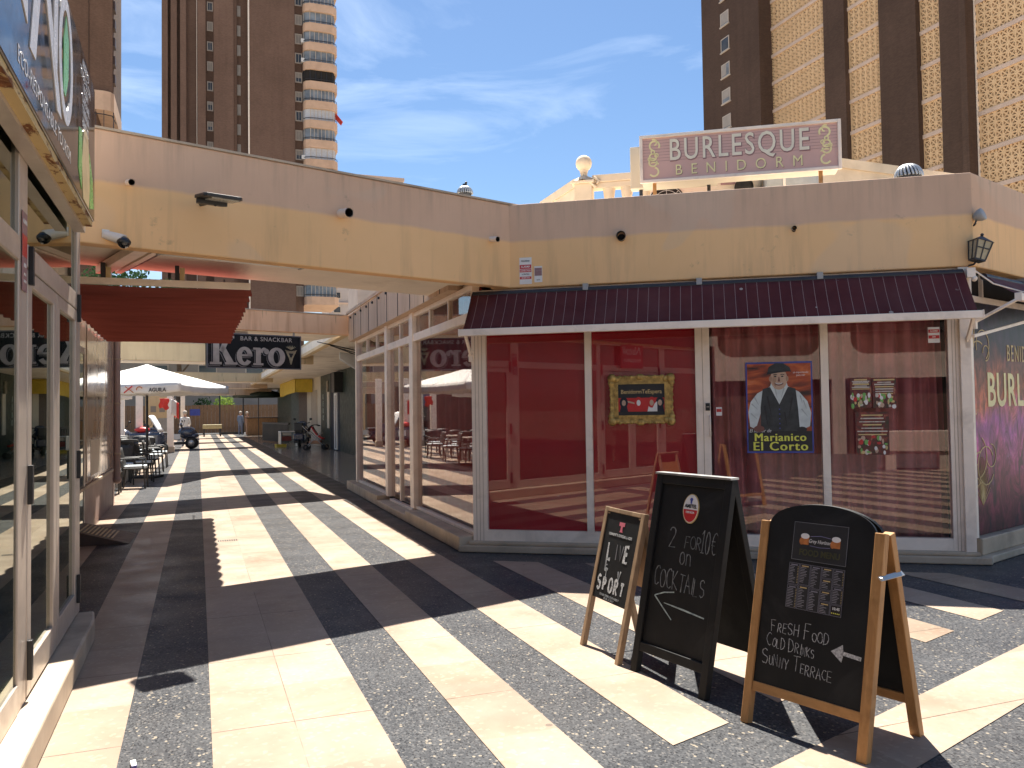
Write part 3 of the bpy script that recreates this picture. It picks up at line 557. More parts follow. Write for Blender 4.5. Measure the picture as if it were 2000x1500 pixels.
for k in range(5): q.prism(arc(.0, -.02-.05*k, .007, .007, 0, 360, 8)[:-1], -.0122, -.0105, 0)
q.prism([(-.09, .215), (-.075, .27), (-.02, .16), (.0, .10), (.02, .16), (.075, .27), (.09, .215), (.0, .03)], -.0115, -.0095, 3)
q.prism([(-.19, -.06), (-.24, -.22), (-.19, -.22)], -.0100, -.0085, 6); q.prism(arc(-.21, -.225, .055, .035, 0, 360, 12)[:-1], -.0115, -.009, 6); q.prism(arc(.22, -.235, .05, .03, 0, 360, 12)[:-1], -.0115, -.009, 2)
q.prism(arc(-.0, .30, .085, .115, 0, 360, 20)[:-1], -.0125, -.0095, 5); q.prism([(-.05, .2), (.05, .2), (.055, .26), (-.055, .26)], -.0118, -.0095, 5)
cp = [(-.115, .36), (-.10, .425), (-.03, .465), (.05, .46), (.11, .42), (.125, .37), (.06, .385), (-.05, .375)]; q.prism(cp[::-1], -.0145, -.011, 4); q.prism([(-.125, .345), (.0, .365), (.1, .375), (.115, .385), (-.0, .385), (-.11, .375)], -.0155, -.012, 2)
q.prism(arc(-.02, .285, .045, .07, 100, 260, 10), -.0132, -.0115, 9); q.prism(arc(-.083, .30, .016, .03, 0, 360, 10)[:-1], -.0128, -.011, 9); q.prism(arc(.084, .30, .014, .03, 0, 360, 10)[:-1], -.0128, -.011, 9)
for x0_, z0_, x1_, z1_ in ((-.28, .04, -.22, -.02), (-.29, -.06, -.23, -.12), (-.25, .11, -.21, .03), (.24, .07, .27, -.02), (.22, -.02, .28, -.1), (.21, .12, .23, .04), (-.04, .2, -.02, .1), (.05, .2, .02, .1)): q.ribbon([(x0_, z0_), (x1_, z1_)], [.014, .004], -.0118, .0012, 10)
for x0_, z0_, x1_, z1_ in ((-.12, .12, -.08, -.1), (.13, .1, .09, -.12), (-.15, .02, -.12, -.2), (.05, -.05, .07, -.2)): q.ribbon([(x0_, z0_), (x1_, z1_)], [.02, .006], -.0118, .0012, 2)
for sx in (-1, 1):
    q.prism(arc(sx*.035, .325, .013, .007, 0, 360, 10)[:-1], -.0138, -.012, 2); q.ribbon(arc(sx*.036, .335, .022, .012, 30, 150, 5), .007, -.0138, .001, 2)
q.prism([(-.012, .27), (.014, .27), (.006, .32), (-.002, .32)], -.0138, -.012, 6)
q.ribbon(arc(0, .262, .045, .028, 200, 340, 8), .012, -.0138, .001, 6); q.ribbon(arc(0, .268, .038, .022, 205, 335, 8), .007, -.0142, .0008, 3)
text(q, 'El humor de', -.20, -.245, .052, -.0112, .0015, 7, sx=.85, shear=.3)
for k in (-1, 0, 1): text(q, 'Marianico', .004*k, -.318, .118, -.0115-.0002*k, .002, 8, sx=1.0, spacing=1.12); text(q, 'El Corto', .004*k, -.412, .130, -.0115-.0002*k, .002, 8, sx=1.05, spacing=1.15)
text(q, 'un espectaculo', .22, .365, .03, -.0075, .001, 7, sx=.85); text(q, 'para reir', .22, .335, .03, -.0075, .001, 7, sx=.85)
q.build('printed_sheet', [M['blueink'], STAGE, M['blackink'], M['cloth2'], M['vest'], M['skinp'], plain('shadow_ink', (.20, .08, .06), .5), M['white2'], M['yellowink'], plain('tan_face_print', (.42, .26, .17), .5, 0, .2, 12), plain('grey_fold_print', (.42, .47, .46), .5, 0, .1, 9)], t)
# three show flyers
def flyer(label, s, z, w, h, seed):
    t = onpane('show_flyer', label, 'flyer', s, z, 'show flyers in the right window'); rn = random.Random(seed)
    q = MB(); q.box(-w/2, w/2, -.004, 0, -h/2, h/2, 0)
    for k in range(7):
        zz = h*(.42-.075*k) if seed != 1 else h*(.42-.05*k); ww = w*rn.uniform(.28, .45); q.box(-ww, ww, -.0055, -.004, zz-.005, zz+.004+rn.random()*.006, 1 if k % 3 else 2)
    for k in range(26):
        x = rn.uniform(-.42, .42)*w; zz = rn.uniform(-.46, -.06)*h; q.prism(arc(x, zz, rn.uniform(.008, .022), rn.uniform(.01, .03), 0, 360, 8)[:-1], -.0055-.0001*k, -.004, rn.choice((1, 2, 3, 4, 5, 6)))
    q.build('printed_sheet', [FLY, M['silver'], M['goldflat'], M['red'], M['green2'], M['skinp'], M['white2']], t)
flyer('small dark flyer with dancers and green ink, left of the side-by-side pair', 4.26, 1.725, .205, .31, 1)
flyer('small dark red flyer of pale lines, right of the side-by-side pair', 4.485, 1.72, .225, .31, 2)
flyer('dark red flyer with a round table of dancers, below the two side-by-side flyers', 4.36, 1.305, .32, .44, 3)
def sticker(label, loc, rz, w, h, rows, base='white2', inks=('red', 'white2', 'blackink')):
    t = thing('alarm_sticker', label, 'sticker', loc, rz); q = MB(); q.box(-w/2, w/2, -.002, 0, -h/2, h/2, 0)
    for txt, z, sz, band in rows:
        if band: q.box(-w/2+.004, w/2-.004, -.003, -.002, z-sz*.55, z+sz*.55, 1)
        if txt: text(q, txt, 0, z, sz*.8, -.0042, .001, 2 if band else 3, bold=.02, sx=.8)
    q.build('sticker_face', [M[base]]+[M[i] for i in inks], t); return t
sticker('red and white alarm notice with grey top, on the cream fascia', onW(.76, .062, 3.16), RW, .14, .30, (('SEGURIDAD', .11, .028, 0), ('ALARMA', .045, .042, 1), ('CONECTADA', .0, .03, 1), ('A CENTRAL', -.04, .026, 0), ('GRABACION', -.08, .026, 1)), 'white2')
sticker('small maroon and white camera notice beside the larger alarm notice on the fascia', onW(.905, .062, 3.115), RW, .09, .18, (('', .055, .03, 1), ('', .01, .05, 1), ('CCTV', -.065, .024, 0)), 'white2', ('signink', 'white2', 'blackink'))
sticker('red and white alarm sticker at the top corner of the curtained window', onW(4.98, -.03, 2.30), RW, .11, .16, (('ALARMA', .04, .03, 1), ('24H', -.02, .03, 1)), 'white2')
sticker('tiny orange and white sticker beside the cabaret door lock', onW(2.84, -.03, 1.55), RW, .06, .09, (('', .01, .03, 1),), 'white2')
# ================================================================== canopy bridges over the passage
def bridge(label, loc, x0, x1, z0, z1, depth, mat, drip=.14, group='concrete canopies across the passage'):
    t = thing('canopy_bridge', label, 'canopy', loc, RB, group)
    MB().box(x0, x1, 0, .15, z0, z1).build('fascia', mat, t, bevel=.012)
    MB().box(x0, x1, .15, depth, z0+drip, z1-.02).build('soffit', M['soffit'], t)
    MB().box(x0, x1, -.015, .165, z1, z1+.02).build('coping', M['stone'], t)
    return t
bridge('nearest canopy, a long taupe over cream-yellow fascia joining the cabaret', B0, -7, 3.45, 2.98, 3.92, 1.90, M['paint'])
bridge('orange rust-streaked canopy right behind the red awning, black bar sign below it', Vector((2.96, 17.19, 0)), -9, .02, 3.2, 3.6, 1.95, M['orange'], .02)
bridge('cream canopy above the white parasols, third from the viewer', Vector((0, 24.0, 0)), -9, 3.4, 3.04, 3.52, 1.9, M['cream'], .03)
bridge('pale canopy low behind the black bar sign, fourth from the viewer', Vector((0, 40.4, 0)), -12, 3.6, 3.10, 3.52, 1.9, M['cream'], .02)
bridge('narrow pale canopy, last but one above the far fence', Vector((0, 49.0, 0)), -12, 4, 3.05, 3.42, 1.9, M['pink'], .02)
bridge('last and smallest canopy over the far end of the passage', Vector((0, 57.5, 0)), -12, 5, 2.85, 3.25, 1.9, M['pink'], .02)
# fittings on the nearest canopy
t = thing('solar_lamp', 'flat black solar floodlight on the nearest canopy fascia', 'wall lamp', onBr(-.15, 0, 3.44), RB)
q = MB(); q.X = Matrix.Rotation(R(7), 4, 'X'); q.slab([(-.14, -.58), (.14, -.58), (.16, -.55), (.16, -.33), (.13, -.30), (-.13, -.30), (-.16, -.33), (-.16, -.55)], -.014, .014); q.build('panel', M['blackp'], t, bevel=.004)
q = MB(); q.X = Matrix.Rotation(R(7), 4, 'X'); q.slab([(-.09, -.55), (.13, -.55), (.13, -.36), (-.09, -.36)], -.022, -.014); q.build('led_face', M['led'], t)
q = MB(); q.X = Matrix.Rotation(R(7), 4, 'X'); q.slab([(-.16, -.38), (.10, -.38), (.08, -.31), (-.14, -.31)], -.055, -.012); q.ball((0, -.37, -.05), .014); q.bar((0, .04, -.02), (0, -.33, -.02), .03, .025); q.build('housing', M['blackp'], t, bevel=.006)
for lab, s, z, r, ln in (('white drain spout left on the nearest canopy', -.74, 3.52, .026, .11), ('large white drain spout right of the solar lamp', 1.19, 3.53, .045, .17), ('thin drain spout at the right end of the passage canopy', 3.02, 3.50, .03, .13)):
    t = thing('drain_spout', lab, 'spout', onBr(s, 0, z), RB, 'drain spouts on the fascias'); q = MB(); q.tube([(0, .02, 0), (0, -ln, -.025)], r, 14, 0, False); q.tube([(0, .02, 0), (0, -ln, -.025)], r*.82, 14, 1, False); q.lathe([(0, 0), (r*.82, 0)], (0, -.0, 0), 12, 1)
    q.build('pipe', [M['white'], M['void']], t); MB().lathe([(0, -.004), (r*.8, -.004), (r*.8, .004), (0, .004)], (0, 0, 0), 12).build('dark_bore', M['void'], t).rotation_euler = (R(90), 0, 0)
for lab, s, z, r in (('wide grey drain spout on the cabaret fascia above the burgundy awning', 1.84, 3.49, .052), ('tiny black drain hole on the cabaret fascia below the rooftop sign', 3.64, 3.46, .024)):
    t = thing('drain_spout', lab, 'spout', onW(s, .06, z), RW, 'drain spouts on the fascias'); q = MB(); q.tube([(0, .02, 0), (0, -.07, -.01)], r, 16, 0, False); q.tube([(0, .02, 0), (0, -.07, -.01)], r*.84, 16, 1, False); q.build('pipe', [M['grey'], M['void']], t)
    MB().lathe([(0, -.004), (r*.8, -.004), (r*.8, .004), (0, .004)], (0, -.02, 0), 14).build('dark_bore', M['void'], t).rotation_euler = (R(90), 0, 0)
t = thing('security_camera', 'white wedge-shaped security camera with smoked black dome under the canopy', 'camera', onBr(-.87, 0, 3.02), RB); t.scale = (.7, .7, .7)
q = MB(); q.tube([(-.06, .0, .06), (.02, -.07, .03), (.10, -.15, -.01)], [.05, .058, .066], 16); q.box(-.10, -.02, -.02, .0, .02, .12); q.build('housing', M['whitep'], t, bevel=.004)
q = MB(); q.lathe([(.07, .01), (.078, -.01), (.074, -.03)], (.10, -.16, -.02), 20); q.build('dome_ring', M['blackp'], t); q = MB(); q.ball((.10, -.16, -.035), .072, 16); q.build('dome', M['lens'], t)
t = thing('batten_light', 'long white fluorescent batten under the nearest canopy', 'light', onBr(-.42, .16, 2.985), RB)
q = MB(); q.box(0, 1.28, .32, .42, .0, .07); q.build('diffuser', M['tube'], t, bevel=.02); q = MB(); q.box(-.03, .0, .31, .43, -.0, .075); q.box(1.28, 1.31, .31, .43, 0, .075); q.box(0, 1.28, .34, .40, .07, .15); q.build('housing', M['grey'], t, bevel=.004)
for k in (.12, .62, 1.1): MB().box(k, k+.025, .305, .32, .02, .05).build('clip', M['steel'], t)
t = thing('cable_trunking', 'rusty-edged white cable trunking under the left end of the nearest canopy', 'trunking', onBr(-1.6, .10, 2.965), RB)
q = MB(); q.box(-.1, 1.12, .26, .42, .06, .13); q.box(1.0, 1.12, .42, 1.9, .06, .14); q.box(1.18, 1.24, .26, 1.9, .08, .145); q.build('duct', M['white'], t, bevel=.004)
q = MB(); q.box(-.1, 1.0, .25, .255, .055, .06); q.tube([(1.3, .26, .12), (1.31, .9, .125), (1.29, 1.9, .12)], .012, 6); q.build('cable', M['darksteel'], t)

# ================================================================== red sliding awning between the first two canopies
t = thing('passage_awning', 'brick red rippled awning stretched over the left side of the passage', 'awning', (0, 0, 2.9))
def ra(u, v):
    y = 8.74+6.22*v; w = math.sin(v*math.pi*15); x = -1.38+1.90*u + (.028*abs(w)-.02)*(1 if u > .5 else 0)*max(0, (u-.8)/.2)
    return (x, y, -.035-.055*abs(math.sin(v*math.pi*15))*(1+.3*math.sin(u*5+v*9)) - .02*math.sin(u*math.pi))
MB().grid(ra, 28, 120).build('canvas', M['redcanvas'], t, solid=.003)
for a, b in ((8.69, 8.74), (14.96, 15.0)): MB().box(-1.4, .50, a, b, -.045, .02).build('end_bar', M['white'], t, bevel=.005)
for x in (-1.1, .25): MB().tube([(x, 8.7, .04), (x, 15.6, .04)], .008, 6).build('guide_wire', M['darksteel'], t)
for x in (-.83, -.17):
    q = MB(); q.box(x-.04, x+.0, 8.72, 8.80, .0, .17); q.box(x+.005, x+.05, 8.72, 8.80, .0, .15, 1); q.build('pulley_bracket', [M['darksteel'], M['beige']], t, bevel=.003)

# ================================================================== left shop with aluminium doors (local x = +y, -y outwards)
LX = -.82
shop = thing('corner_shop', 'shop front of aluminium framed green glass doors above a worn stone step', 'shop', (LX, 0, 0), RL)
q = MB()
for a, b, d in ((4.62, 4.83, 0), (6.70, 6.86, 0), (2.30, 2.42, 0), (.10, .30, 0), (-1.6, -1.4, 0)): q.box(a, b, -d, .10, .16, 3.04)
for a, b in ((4.83, 6.70), (2.42, 4.62), (.30, 2.30), (-1.4, .10)): q.box(a, b, -.004, .09, 2.37, 2.49); q.box(a, b, -.005, .08, 2.98, 3.04)
for a, b in ((2.42, 4.62), (-1.4, .10)): q.box(a, b, -.003, .08, .16, .30)
q.build('shop_frame', M['alu'], shop, bevel=.005)
def leaf(a, b, hinge_left):
    q = MB(); w = .105; q.box(a, a+w, -.004, .05, .175, 2.36); q.box(b-w, b, -.004, .05, .175, 2.36); q.box(a+w, b-w, -.004, .05, .175, .335); q.box(a+w, b-w, -.004, .05, 2.28, 2.36)
    o = q.build('door_leaf', M['alu'], shop, bevel=.005); MB().box(a+w, b-w, .016, .024, .335, 2.28).build('door_pane', G1, o)
    h = a+.005 if hinge_left else b-.025
    for z in (.26, 1.15, 2.28): MB().box(h-.01, h+.03, -.028, -.004, z, z+.2).build('hinge', M['blackp'], o, bevel=.003)
    return o
leaf(4.835, 5.76, True); leaf(5.77, 6.695, False); leaf(.31, 1.29, True); leaf(1.30, 2.29, False)
for a, b in ((4.83, 6.70), (.30, 2.30)): MB().box(a, b, .02, .028, 2.49, 2.98).build('transom_pane', G1, shop)
for a, b in ((2.42, 4.62), (-1.4, .10)):
    MB().box(a, b, .010, .018, .30, 2.37).build('window_pane', G1, shop); MB().box(a, b, .02, .028, 2.49, 2.98).build('transom_pane', G1, shop)
q = MB(); q.slab([(-2.0, -.145), (6.58, -.13), (6.84, -.10), (6.84, .12), (-2.0, .12)], -.002, .158); q.build('stone_step', M['stone'], shop, bevel=.014)
q = MB(); q.box(-2, 6.84, .12, 4, .0, .155); q.box(-2, 6.84, 3.0, 3.1, .155, 3.05); q.box(6.80, 6.86, .10, 4, .0, 3.05); q.box(-2.1, -2, .12, 4, 0, 3.05); q.build('inner_wall', plain('dim_olive_wall', (.10, .10, .08), .8, 0, .1, 1), shop)
q = MB(); q.box(-2, 6.84, .0, 6, 3.05, 3.4); q.build('roof', M['soffit'], shop)
q = MB(); q.box(-1.0, 6.40, -.128, -.075, 2.925, 2.965); q.build('rusty_sill', M['rust'], shop); MB().box(-1.0, 6.5, -.075, -.002, 2.90, 2.964).build('sill_box', M['alu'], shop)
# table seen through the door glass
t = thing('side_table', 'chrome legged table standing inside behind the green door glass', 'table', (-1.7, 5.75, .156), RL)
MB().box(-.35, .35, -.3, .3, .72, .75).build('tabletop', M['whitep'], t, bevel=.01)
for sx in (-1, 1):
    q = MB(); q.tube([(sx*.28, -.25, .72), (sx*.30, -.25, .03), (sx*.30, -.2, .012), (sx*.30, .2, .012), (sx*.3, .25, .03), (sx*.28, .25, .72)], .014, 8); q.build('leg_frame', M['steel'], t)
# the shop's long glossy sign
t = thing('shop_sign', 'long glossy black shop sign with huge white letters, over the shop doors', 'shop sign', (-.68, 0, 0), RL)
q = MB(); q.prism([(-1.0, 2.966), (6.43, 2.966), (6.45, 3.90), (6.36, 3.92), (-1.0, 4.10)], 0, .14); q.build('panel', M['blackgloss'], t, bevel=.008)
q = MB(); ink = plain('sign_white_ink', (.62, .58, .54), .25, 0, .05, 6)
wv = .11
q.prism([(3.86, 3.33), (3.97, 3.28), (3.97, 4.06), (3.86, 4.06)], -.004, 0)
q.prism([(4.02, 3.20), (4.16, 3.20), (4.38, 3.86), (4.24, 3.86)], -.004, 0); q.prism([(4.22, 3.87), (4.38, 3.87), (4.90, 3.18), (4.76, 3.18)], -.005, 0); q.prism([(4.63, 3.42), (4.74, 3.30), (4.78, 3.90), (4.66, 3.90)], -.006, 0)
oo = arc(5.07, 3.56, .235, .37, 0, 360, 40); 
for k in range(40):
    a = 2*math.pi*k/40; b = 2*math.pi*(k+1)/40
    f = lambda t_, r_, r2: (5.07+r_*math.cos(t_), 3.565+r2*math.sin(t_))
    q.prism([f(a, .17, .275), f(a, .255, .355), f(b, .255, .355), f(b, .17, .275)], -.004, 0)
q.build('lettering', ink, t); q = MB()
text(q, 'ECO-RESPONSABLE TOURISM', 4.52, 3.075, .105, -.002, .001, 0, sx=.98, spacing=1.12)
for k in range(6): text(q, ('ABIERTO', 'TODO EL DIA', '10-22H', 'CAFE BAR', 'TERRAZA', 'BEBIDAS')[k], 5.93, 3.84-.075*k, .082, -.002, .001, 0)
q.build('small_lettering', ink, t)
q = MB()
q.prism([(5.80, 2.98), (6.10, 2.98), (6.16, 3.2), (6.06, 3.40), (5.82, 3.40), (5.74, 3.2)], -.003, 0, 0); q.prism([(5.58, 3.12), (5.73, 3.02), (5.76, 3.40), (5.62, 3.38)], -.003, 0, 1); q.prism([(6.14, 2.99), (6.36, 3.04), (6.30, 3.22), (6.12, 3.36)], -.003, 0, 1)
q.prism(arc(5.94, 3.40, .12, .05, 0, 180, 10), -.004, 0, 0)
q.build('printed_emblem', [M['beige'], M['green2']], t); q = MB()
q.prism([(4.98, 3.37), (5.06, 3.36), (5.16, 3.50), (5.17, 3.70), (5.08, 3.82), (4.99, 3.66)], -.003, 0, 1)
q.build('printed_leaf', [M['beige'], M['green2']], t)
sticker('black alarm sticker with a red shield on the aluminium shop post', (LX+.004, 4.725, 2.43), RL, .13, .40, (('ALARMA', .15, .04, 0), ('', .03, .10, 1), ('AVISO', -.07, .035, 0), ('POLICIA', -.115, .022, 0), ('24 HORAS', -.15, .022, 0)), 'signink', ('red', 'white2', 'white2'))
t = thing('hairdresser_sign', 'red sign with white script on the shop front, mirrored in the red window', 'sign', (-.80, 1.35, 2.72), RL)
q = MB(); q.box(-.36, .36, -.06, -.02, -.28, .28, 0); text(q, 'Natoli', .0, .08, .24, -.064, .004, 1, shear=.25); text(q, 'PELUQUERIA', 0, -.12, .1, -.064, .004, 1); q.build('sign_face', [plain('notice_red', (.55, .04, .05), .5), M['white2']], t)

# ================================================================== second shop on the left, set back
s2 = thing('marble_clad_shop', 'shop with polished cream marble wall and mauve base beyond the corner shop', 'shop', (-1.43, 0, 0), R(90.0))
q = MB(); q.box(6.9, 16.2, .0, 5, .66, 3.1); q.build('wall', M['gloss'], s2)
for a in (12.6, 13.8, 15.0): MB().box(a, a+1.17, -.012, 0, .70, 2.92).build('wall_slab', M['gloss'], s2, bevel=.004)
MB().box(13.0, 14.2, -.016, -.012, .75, 1.25).build('pale_print', M['creamp'], s2)
q = MB(); q.box(6.9, 16.2, -.035, .0, .615, .66); q.box(6.9, 16.22, -.01, .05, 2.95, 3.15); q.build('ledge', M['stone'], s2, bevel=.006)
q = MB(); q.box(6.9, 16.2, -.008, 5, .0, .615); q.build('plinth', M['plinth'], s2)
q = MB(); q.box(16.2, 16.5, -.015, .5, 0, 3.25); q.build('pillar', M['plinth'], s2, bevel=.01)
q = MB(); q.box(6.9, 16.5, .0, 5, 3.15, 3.35); q.build('roof', M['soffit'], s2)
for a, b in ((7.6, 10.6),):
    q = MB(); frame(q, a, b, .9, 2.7, .06, -.02, .0); f = q.build('window', M['alu'], s2); MB().box(a+.06, b-.06, -.012, -.004, .96, 2.64).build('pane', glass('smoked_window_glass', (.08, .08, .08), ior=1.6), f)
q = MB(); frame(q, 10.9, 12.3, .02, 2.5, .08, -.02, .0); f = q.build('door', M['alu'], s2); MB().box(10.98, 12.22, -.012, -.004, .1, 2.42).build('pane', G1, f)
t = thing('downpipe', 'mauve painted downpipe on the end pillar below the red awning', 'pipe', (-1.36, 16.38, 0))
q = MB(); q.tube([(0, 0, .45), (0, 0, 2.95), (-.02, 0, 3.02), (-.08, 0, 3.06)], .055, 12); q.build('pipe', M['plinth'], t); MB().ball((0, 0, .45), .075).build('shoe', M['plinth'], t)
for z in (.9, 1.8, 2.6): MB().lathe([(.058, 0), (.062, 0), (.062, .03), (.058, .03)], (0, 0, z), 14).build('pipe_clip', M['stone'], t)
t = thing('door_ramp', 'brown wooden ramp with pale strips at the marble shop door', 'ramp', (-1.43, 11.8, 0))
q = MB(); q.add([(0, -.45, 0), (.62, -.45, 0), (.0, -.45, .19), (0, .45, 0), (.66, .45, 0), (0, .45, .19)], [(0, 1, 2), (3, 5, 4), (1, 4, 5, 2), (0, 2, 5, 3), (0, 3, 4, 1)]); q.build('ramp_board', M['brown'], t)
for k in range(9):
    x = .06+.045*k; z = lambda x_: .19*(1-x_/.64)
    q = MB(); q.bar((x, -.36, z(x)+.003), (x+.02, .36, z(x+.02)+.003), .022, .006, 0, (1, 0, 0)); q.build('slat', M['beige'], t)  # thin pale beige strips across the brown board
# ================================================================== on the cabaret roof
t = thing('rooftop_sign', 'faded pink illuminated-box sign reading BURLESQUE BENIDORM on the cabaret roof', 'sign', onW(3.115, -.40, 4.45), RW)
q = MB(); q.box(-1.07, 1.07, .015, .30, -.255, .255); q.build('box_casing', M['acbody'], t, bevel=.008)
q = MB(); frame(q, -1.09, 1.09, -.275, .275, .035, -.02, .015); q.build('box_rim', M['white'], t, bevel=.004)
q = MB(); q.box(-1.055, 1.055, .0, .0149, -.24, .24, 0)
for k in range(8):
    z = -.03+.034*k; x = 0
    rn = random.Random(k)
    q.box(-1.05, 1.05, -.0012, 0, z, z+.003, 1)
text(q, 'BURLESQUE', .006, .068, .35, -.0044, .003, 1, bold=.026, sx=.72, spacing=1.18); text(q, 'BURLESQUE', 0, .075, .35, -.0075, .003, 2, bold=.006, sx=.72, spacing=1.18)
text(q, 'B E N I D O R M', .006, -.158, .17, -.0044, .003, 1, sx=.90, spacing=1.3); text(q, 'B E N I D O R M', 0, -.152, .17, -.0065, .003, 3, sx=.90, spacing=1.3)
for sx in (-1, 1):
    for k, (cx, cz, r, a0, a1, w) in enumerate(((.92, .15, .055, -60, 210, .02), (.93, .19, .035, 60, 260, .015), (.94, .02, .04, 0, 360, .016), (.94, -.04, .045, -200, 120, .018), (.93, -.15, .05, 100, 330, .02), (.90, .04, .02, 0, 360, .012), (.975, .0, .02, 0, 360, .012), (.94, .08, .02, 0, 360, .014), (.93, -.11, .07, 60, 140, .014))):
        A = arc(cx, cz, r, r, a0, a1, 12); q.ribbon([(sx*x, z) for x, z in A], w, -.0045, .004, 3)
q.build('printed_face', [M['signpink'], M['signink'], M['signcream'], M['signgold']], t)
for x in (-.93, .88): MB().box(x-.02, x+.02, .05, .09, -.70, -.255).build('post', plain('rusty_post', (.50, .27, .10), .8, 0, .3, 9), t)
t = thing('back_sign_box', 'second sign box seen edge-on behind the pink rooftop sign', 'sign', onW(2.40, -.85, 4.49), RW)
MB().box(-.52, .50, 0, .14, -.25, .262).build('box_casing', M['acbody'], t, bevel=.01); MB().box(-.50, .48, .14, .15, -.24, .24).build('printed_face', M['signpink'], t)
for x in (-.4, .4): MB().box(x-.02, x+.02, .05, .09, -.8, -.25).build('post', M['darksteel'], t)
t = thing('air_conditioner', 'beige air conditioning unit with round fan grille under the rooftop sign', 'air conditioner', onW(2.75, -1.35, 3.72), RW)
q = MB(); q.box(-.66, .50, 0, .4, .05, .86); q.build('casing', M['acbody'], t, bevel=.015)
q = MB(); q.lathe([(.0, .004), (.22, .004), (.22, -.0), (.23, .012)], (0, 0, 0), 28); o = q.build('fan_opening', M['void'], t); o.location = (-.46, -.006, .44); o.rotation_euler = (R(90), 0, 0)
q = MB()
for r in (.06, .11, .16, .21): q.tube([(r*math.cos(a*math.pi/14), r*math.sin(a*math.pi/14), 0) for a in range(29)], .005, 5, 0, False)
for k in range(8): a = k*math.pi/4; q.tube([(.03*math.cos(a), .03*math.sin(a), 0), (.22*math.cos(a), .22*math.sin(a), 0)], .005, 5)
o = q.build('fan_grille', M['grey'], t); o.location = (-.46, -.02, .44); o.rotation_euler = (R(90), 0, 0)
MB().box(.2, .38, -.012, .0, .62, .70).build('louvre', M['signink'], t); MB().box(-.62, -.5, -.012, 0, .62, .70).build('louvre', M['signink'], t)
t = thing('exhaust_duct', 'round steel exhaust duct with black open mouth under the rooftop sign', 'duct', onW(3.22, -1.25, 4.27), RW)
q = MB(); q.tube([(0, -.02, 0), (.05, .4, 0), (.25, .8, -.05), (.9, .9, -.05)], .115, 18, 0, False); q.build('duct_pipe', M['duct'], t); MB().lathe([(0, 0), (.113, 0), (.113, .01), (0, .01)], (0, 0, 0), 18).build('dark_bore', M['void'], t).rotation_euler = (R(90), 0, 0)
q = MB(); q.box(-.02, .02, .1, .14, -.55, -.1); q.build('stand', M['steel'], t)
t = thing('vent_housing', 'grey steel vent housing beside the exhaust duct on the roof', 'vent', onW(3.75, -1.5, 3.72), RW)
q = MB(); q.box(-.25, .42, 0, .5, .0, .80); q.build('casing', M['steel'], t, bevel=.01); MB().box(-.05, -.02, -.02, .0, 0, .78).build('rib', M['white'], t)
# two rotary roof vents
def turbine(label, loc, s=1):
    t = thing('turbine_vent', label, 'roof vent', loc, 0, 'rotary roof vents')
    q = MB()
    for k in range(22):
        a = 2*math.pi*k/22; P = []
        for i in range(7):
            th = math.pi*(.08+.42*i/6); P.append((.17*s*math.sin(th)*math.cos(a+.25*i/6), .17*s*math.sin(th)*math.sin(a+.25*i/6), .17*s*math.cos(th)+.02))
        q.tube(P, .017*s, 5)
    q.lathe([(0, .19*s), (.05*s, .185*s), (.06*s, .17*s)], (0, 0, 0), 14)
    q.build('fins', M['duct'], t); MB().ball((0, 0, .02), .145*s, 14).build('core', M['darksteel'], t); MB().lathe([(.13*s, -.75), (.13*s, .02)], (0, 0, 0), 18).build('neck', M['duct'], t)
    return t
turbine('ribbed steel dome vent at the right on the cabaret roof', onW(5.30, -2.2, 4.47), .95)
t = turbine('small ribbed dome vent with dark finial, left of the ball-topped balustrade', Vector((5.52, 17.2, 6.36)), 1.0)
q = MB(); q.tube([(0, 0, .15), (0, 0, .24)], .05, 10); q.ball((.03, 0, .27), .03); q.build('finial', M['darksteel'], t)
# balustrade
t = thing('balustrade', 'pale cast stone balustrade with a ball finial on its pier, on the cabaret roof', 'balustrade', onW(1.165, -2.0, 3.72), RW)
q = MB(); q.box(-.12, .12, -.12, .12, 0, .92); q.slab([(-.155, -.155), (.155, -.155), (.155, .155), (-.155, .155)], .92, .96); q.lathe([(.20, .96), (.12, 1.02), (.05, 1.05), (.05, 1.12)], (0, 0, 0), 4); q.build('pier', M['stonebal'], t, bevel=.008)
q = MB(); q.lathe([(.05, 1.09), (.06, 1.13)], (0, 0, 0), 12); q.ball((0, 0, 1.225), .112, 18); q.build('ball_finial', M['stonebal'], t)
q = MB(); q.box(.12, 2.4, -.10, .10, .93, 1.03); q.box(.12, 2.4, -.08, .08, .85, .93); q.lathe([(.0, -.10), (.09, -.10), (.1, -.06), (.1, .06), (.09, .10), (0, .10)], (0, 0, 0), 18); q.build('hand_rail', M['stonebal'], t, bevel=.01)
q = MB(); q.tube([(.17, -.11, .86), (.11, -.12, .92), (.16, -.12, .99), (.22, -.11, .94), (.18, -.11, .91)], .022, 8); q.build('scroll', M['stonebal'], t)
for k in range(9): MB().lathe([(.07, .0), (.07, .2), (.05, .25), (.085, .42), (.05, .66), (.07, .74), (.085, .85)], (.34+.24*k, 0, 0), 12).build('baluster', M['stonebal'], t)
q = MB(); q.bar((-.08, .08, .98), (-.75, 1.1, .96), .16, .11); q.bar((-.08, .08, .72), (-.75, 1.1, .70), .10, .4); q.build('back_rail', M['stonebal'], t)
t = thing('terrace_wall', 'pale stone rail running back behind the right end of the rooftop sign', 'balustrade', onW(4.3, -1.6, 3.72), RW)
q = MB(); q.bar((-.5, .2, 1.02), (1.9, 1.6, .92), .2, .12); q.bar((-.5, .2, .55), (1.9, 1.6, .45), .12, .85); q.build('rail', M['stonebal'], t)
t = thing('rooftop_wire', 'thin pale wire strung from the ball finial to the rooftop sign', 'wire', onW(1.2, -2.0, 4.75), RW)
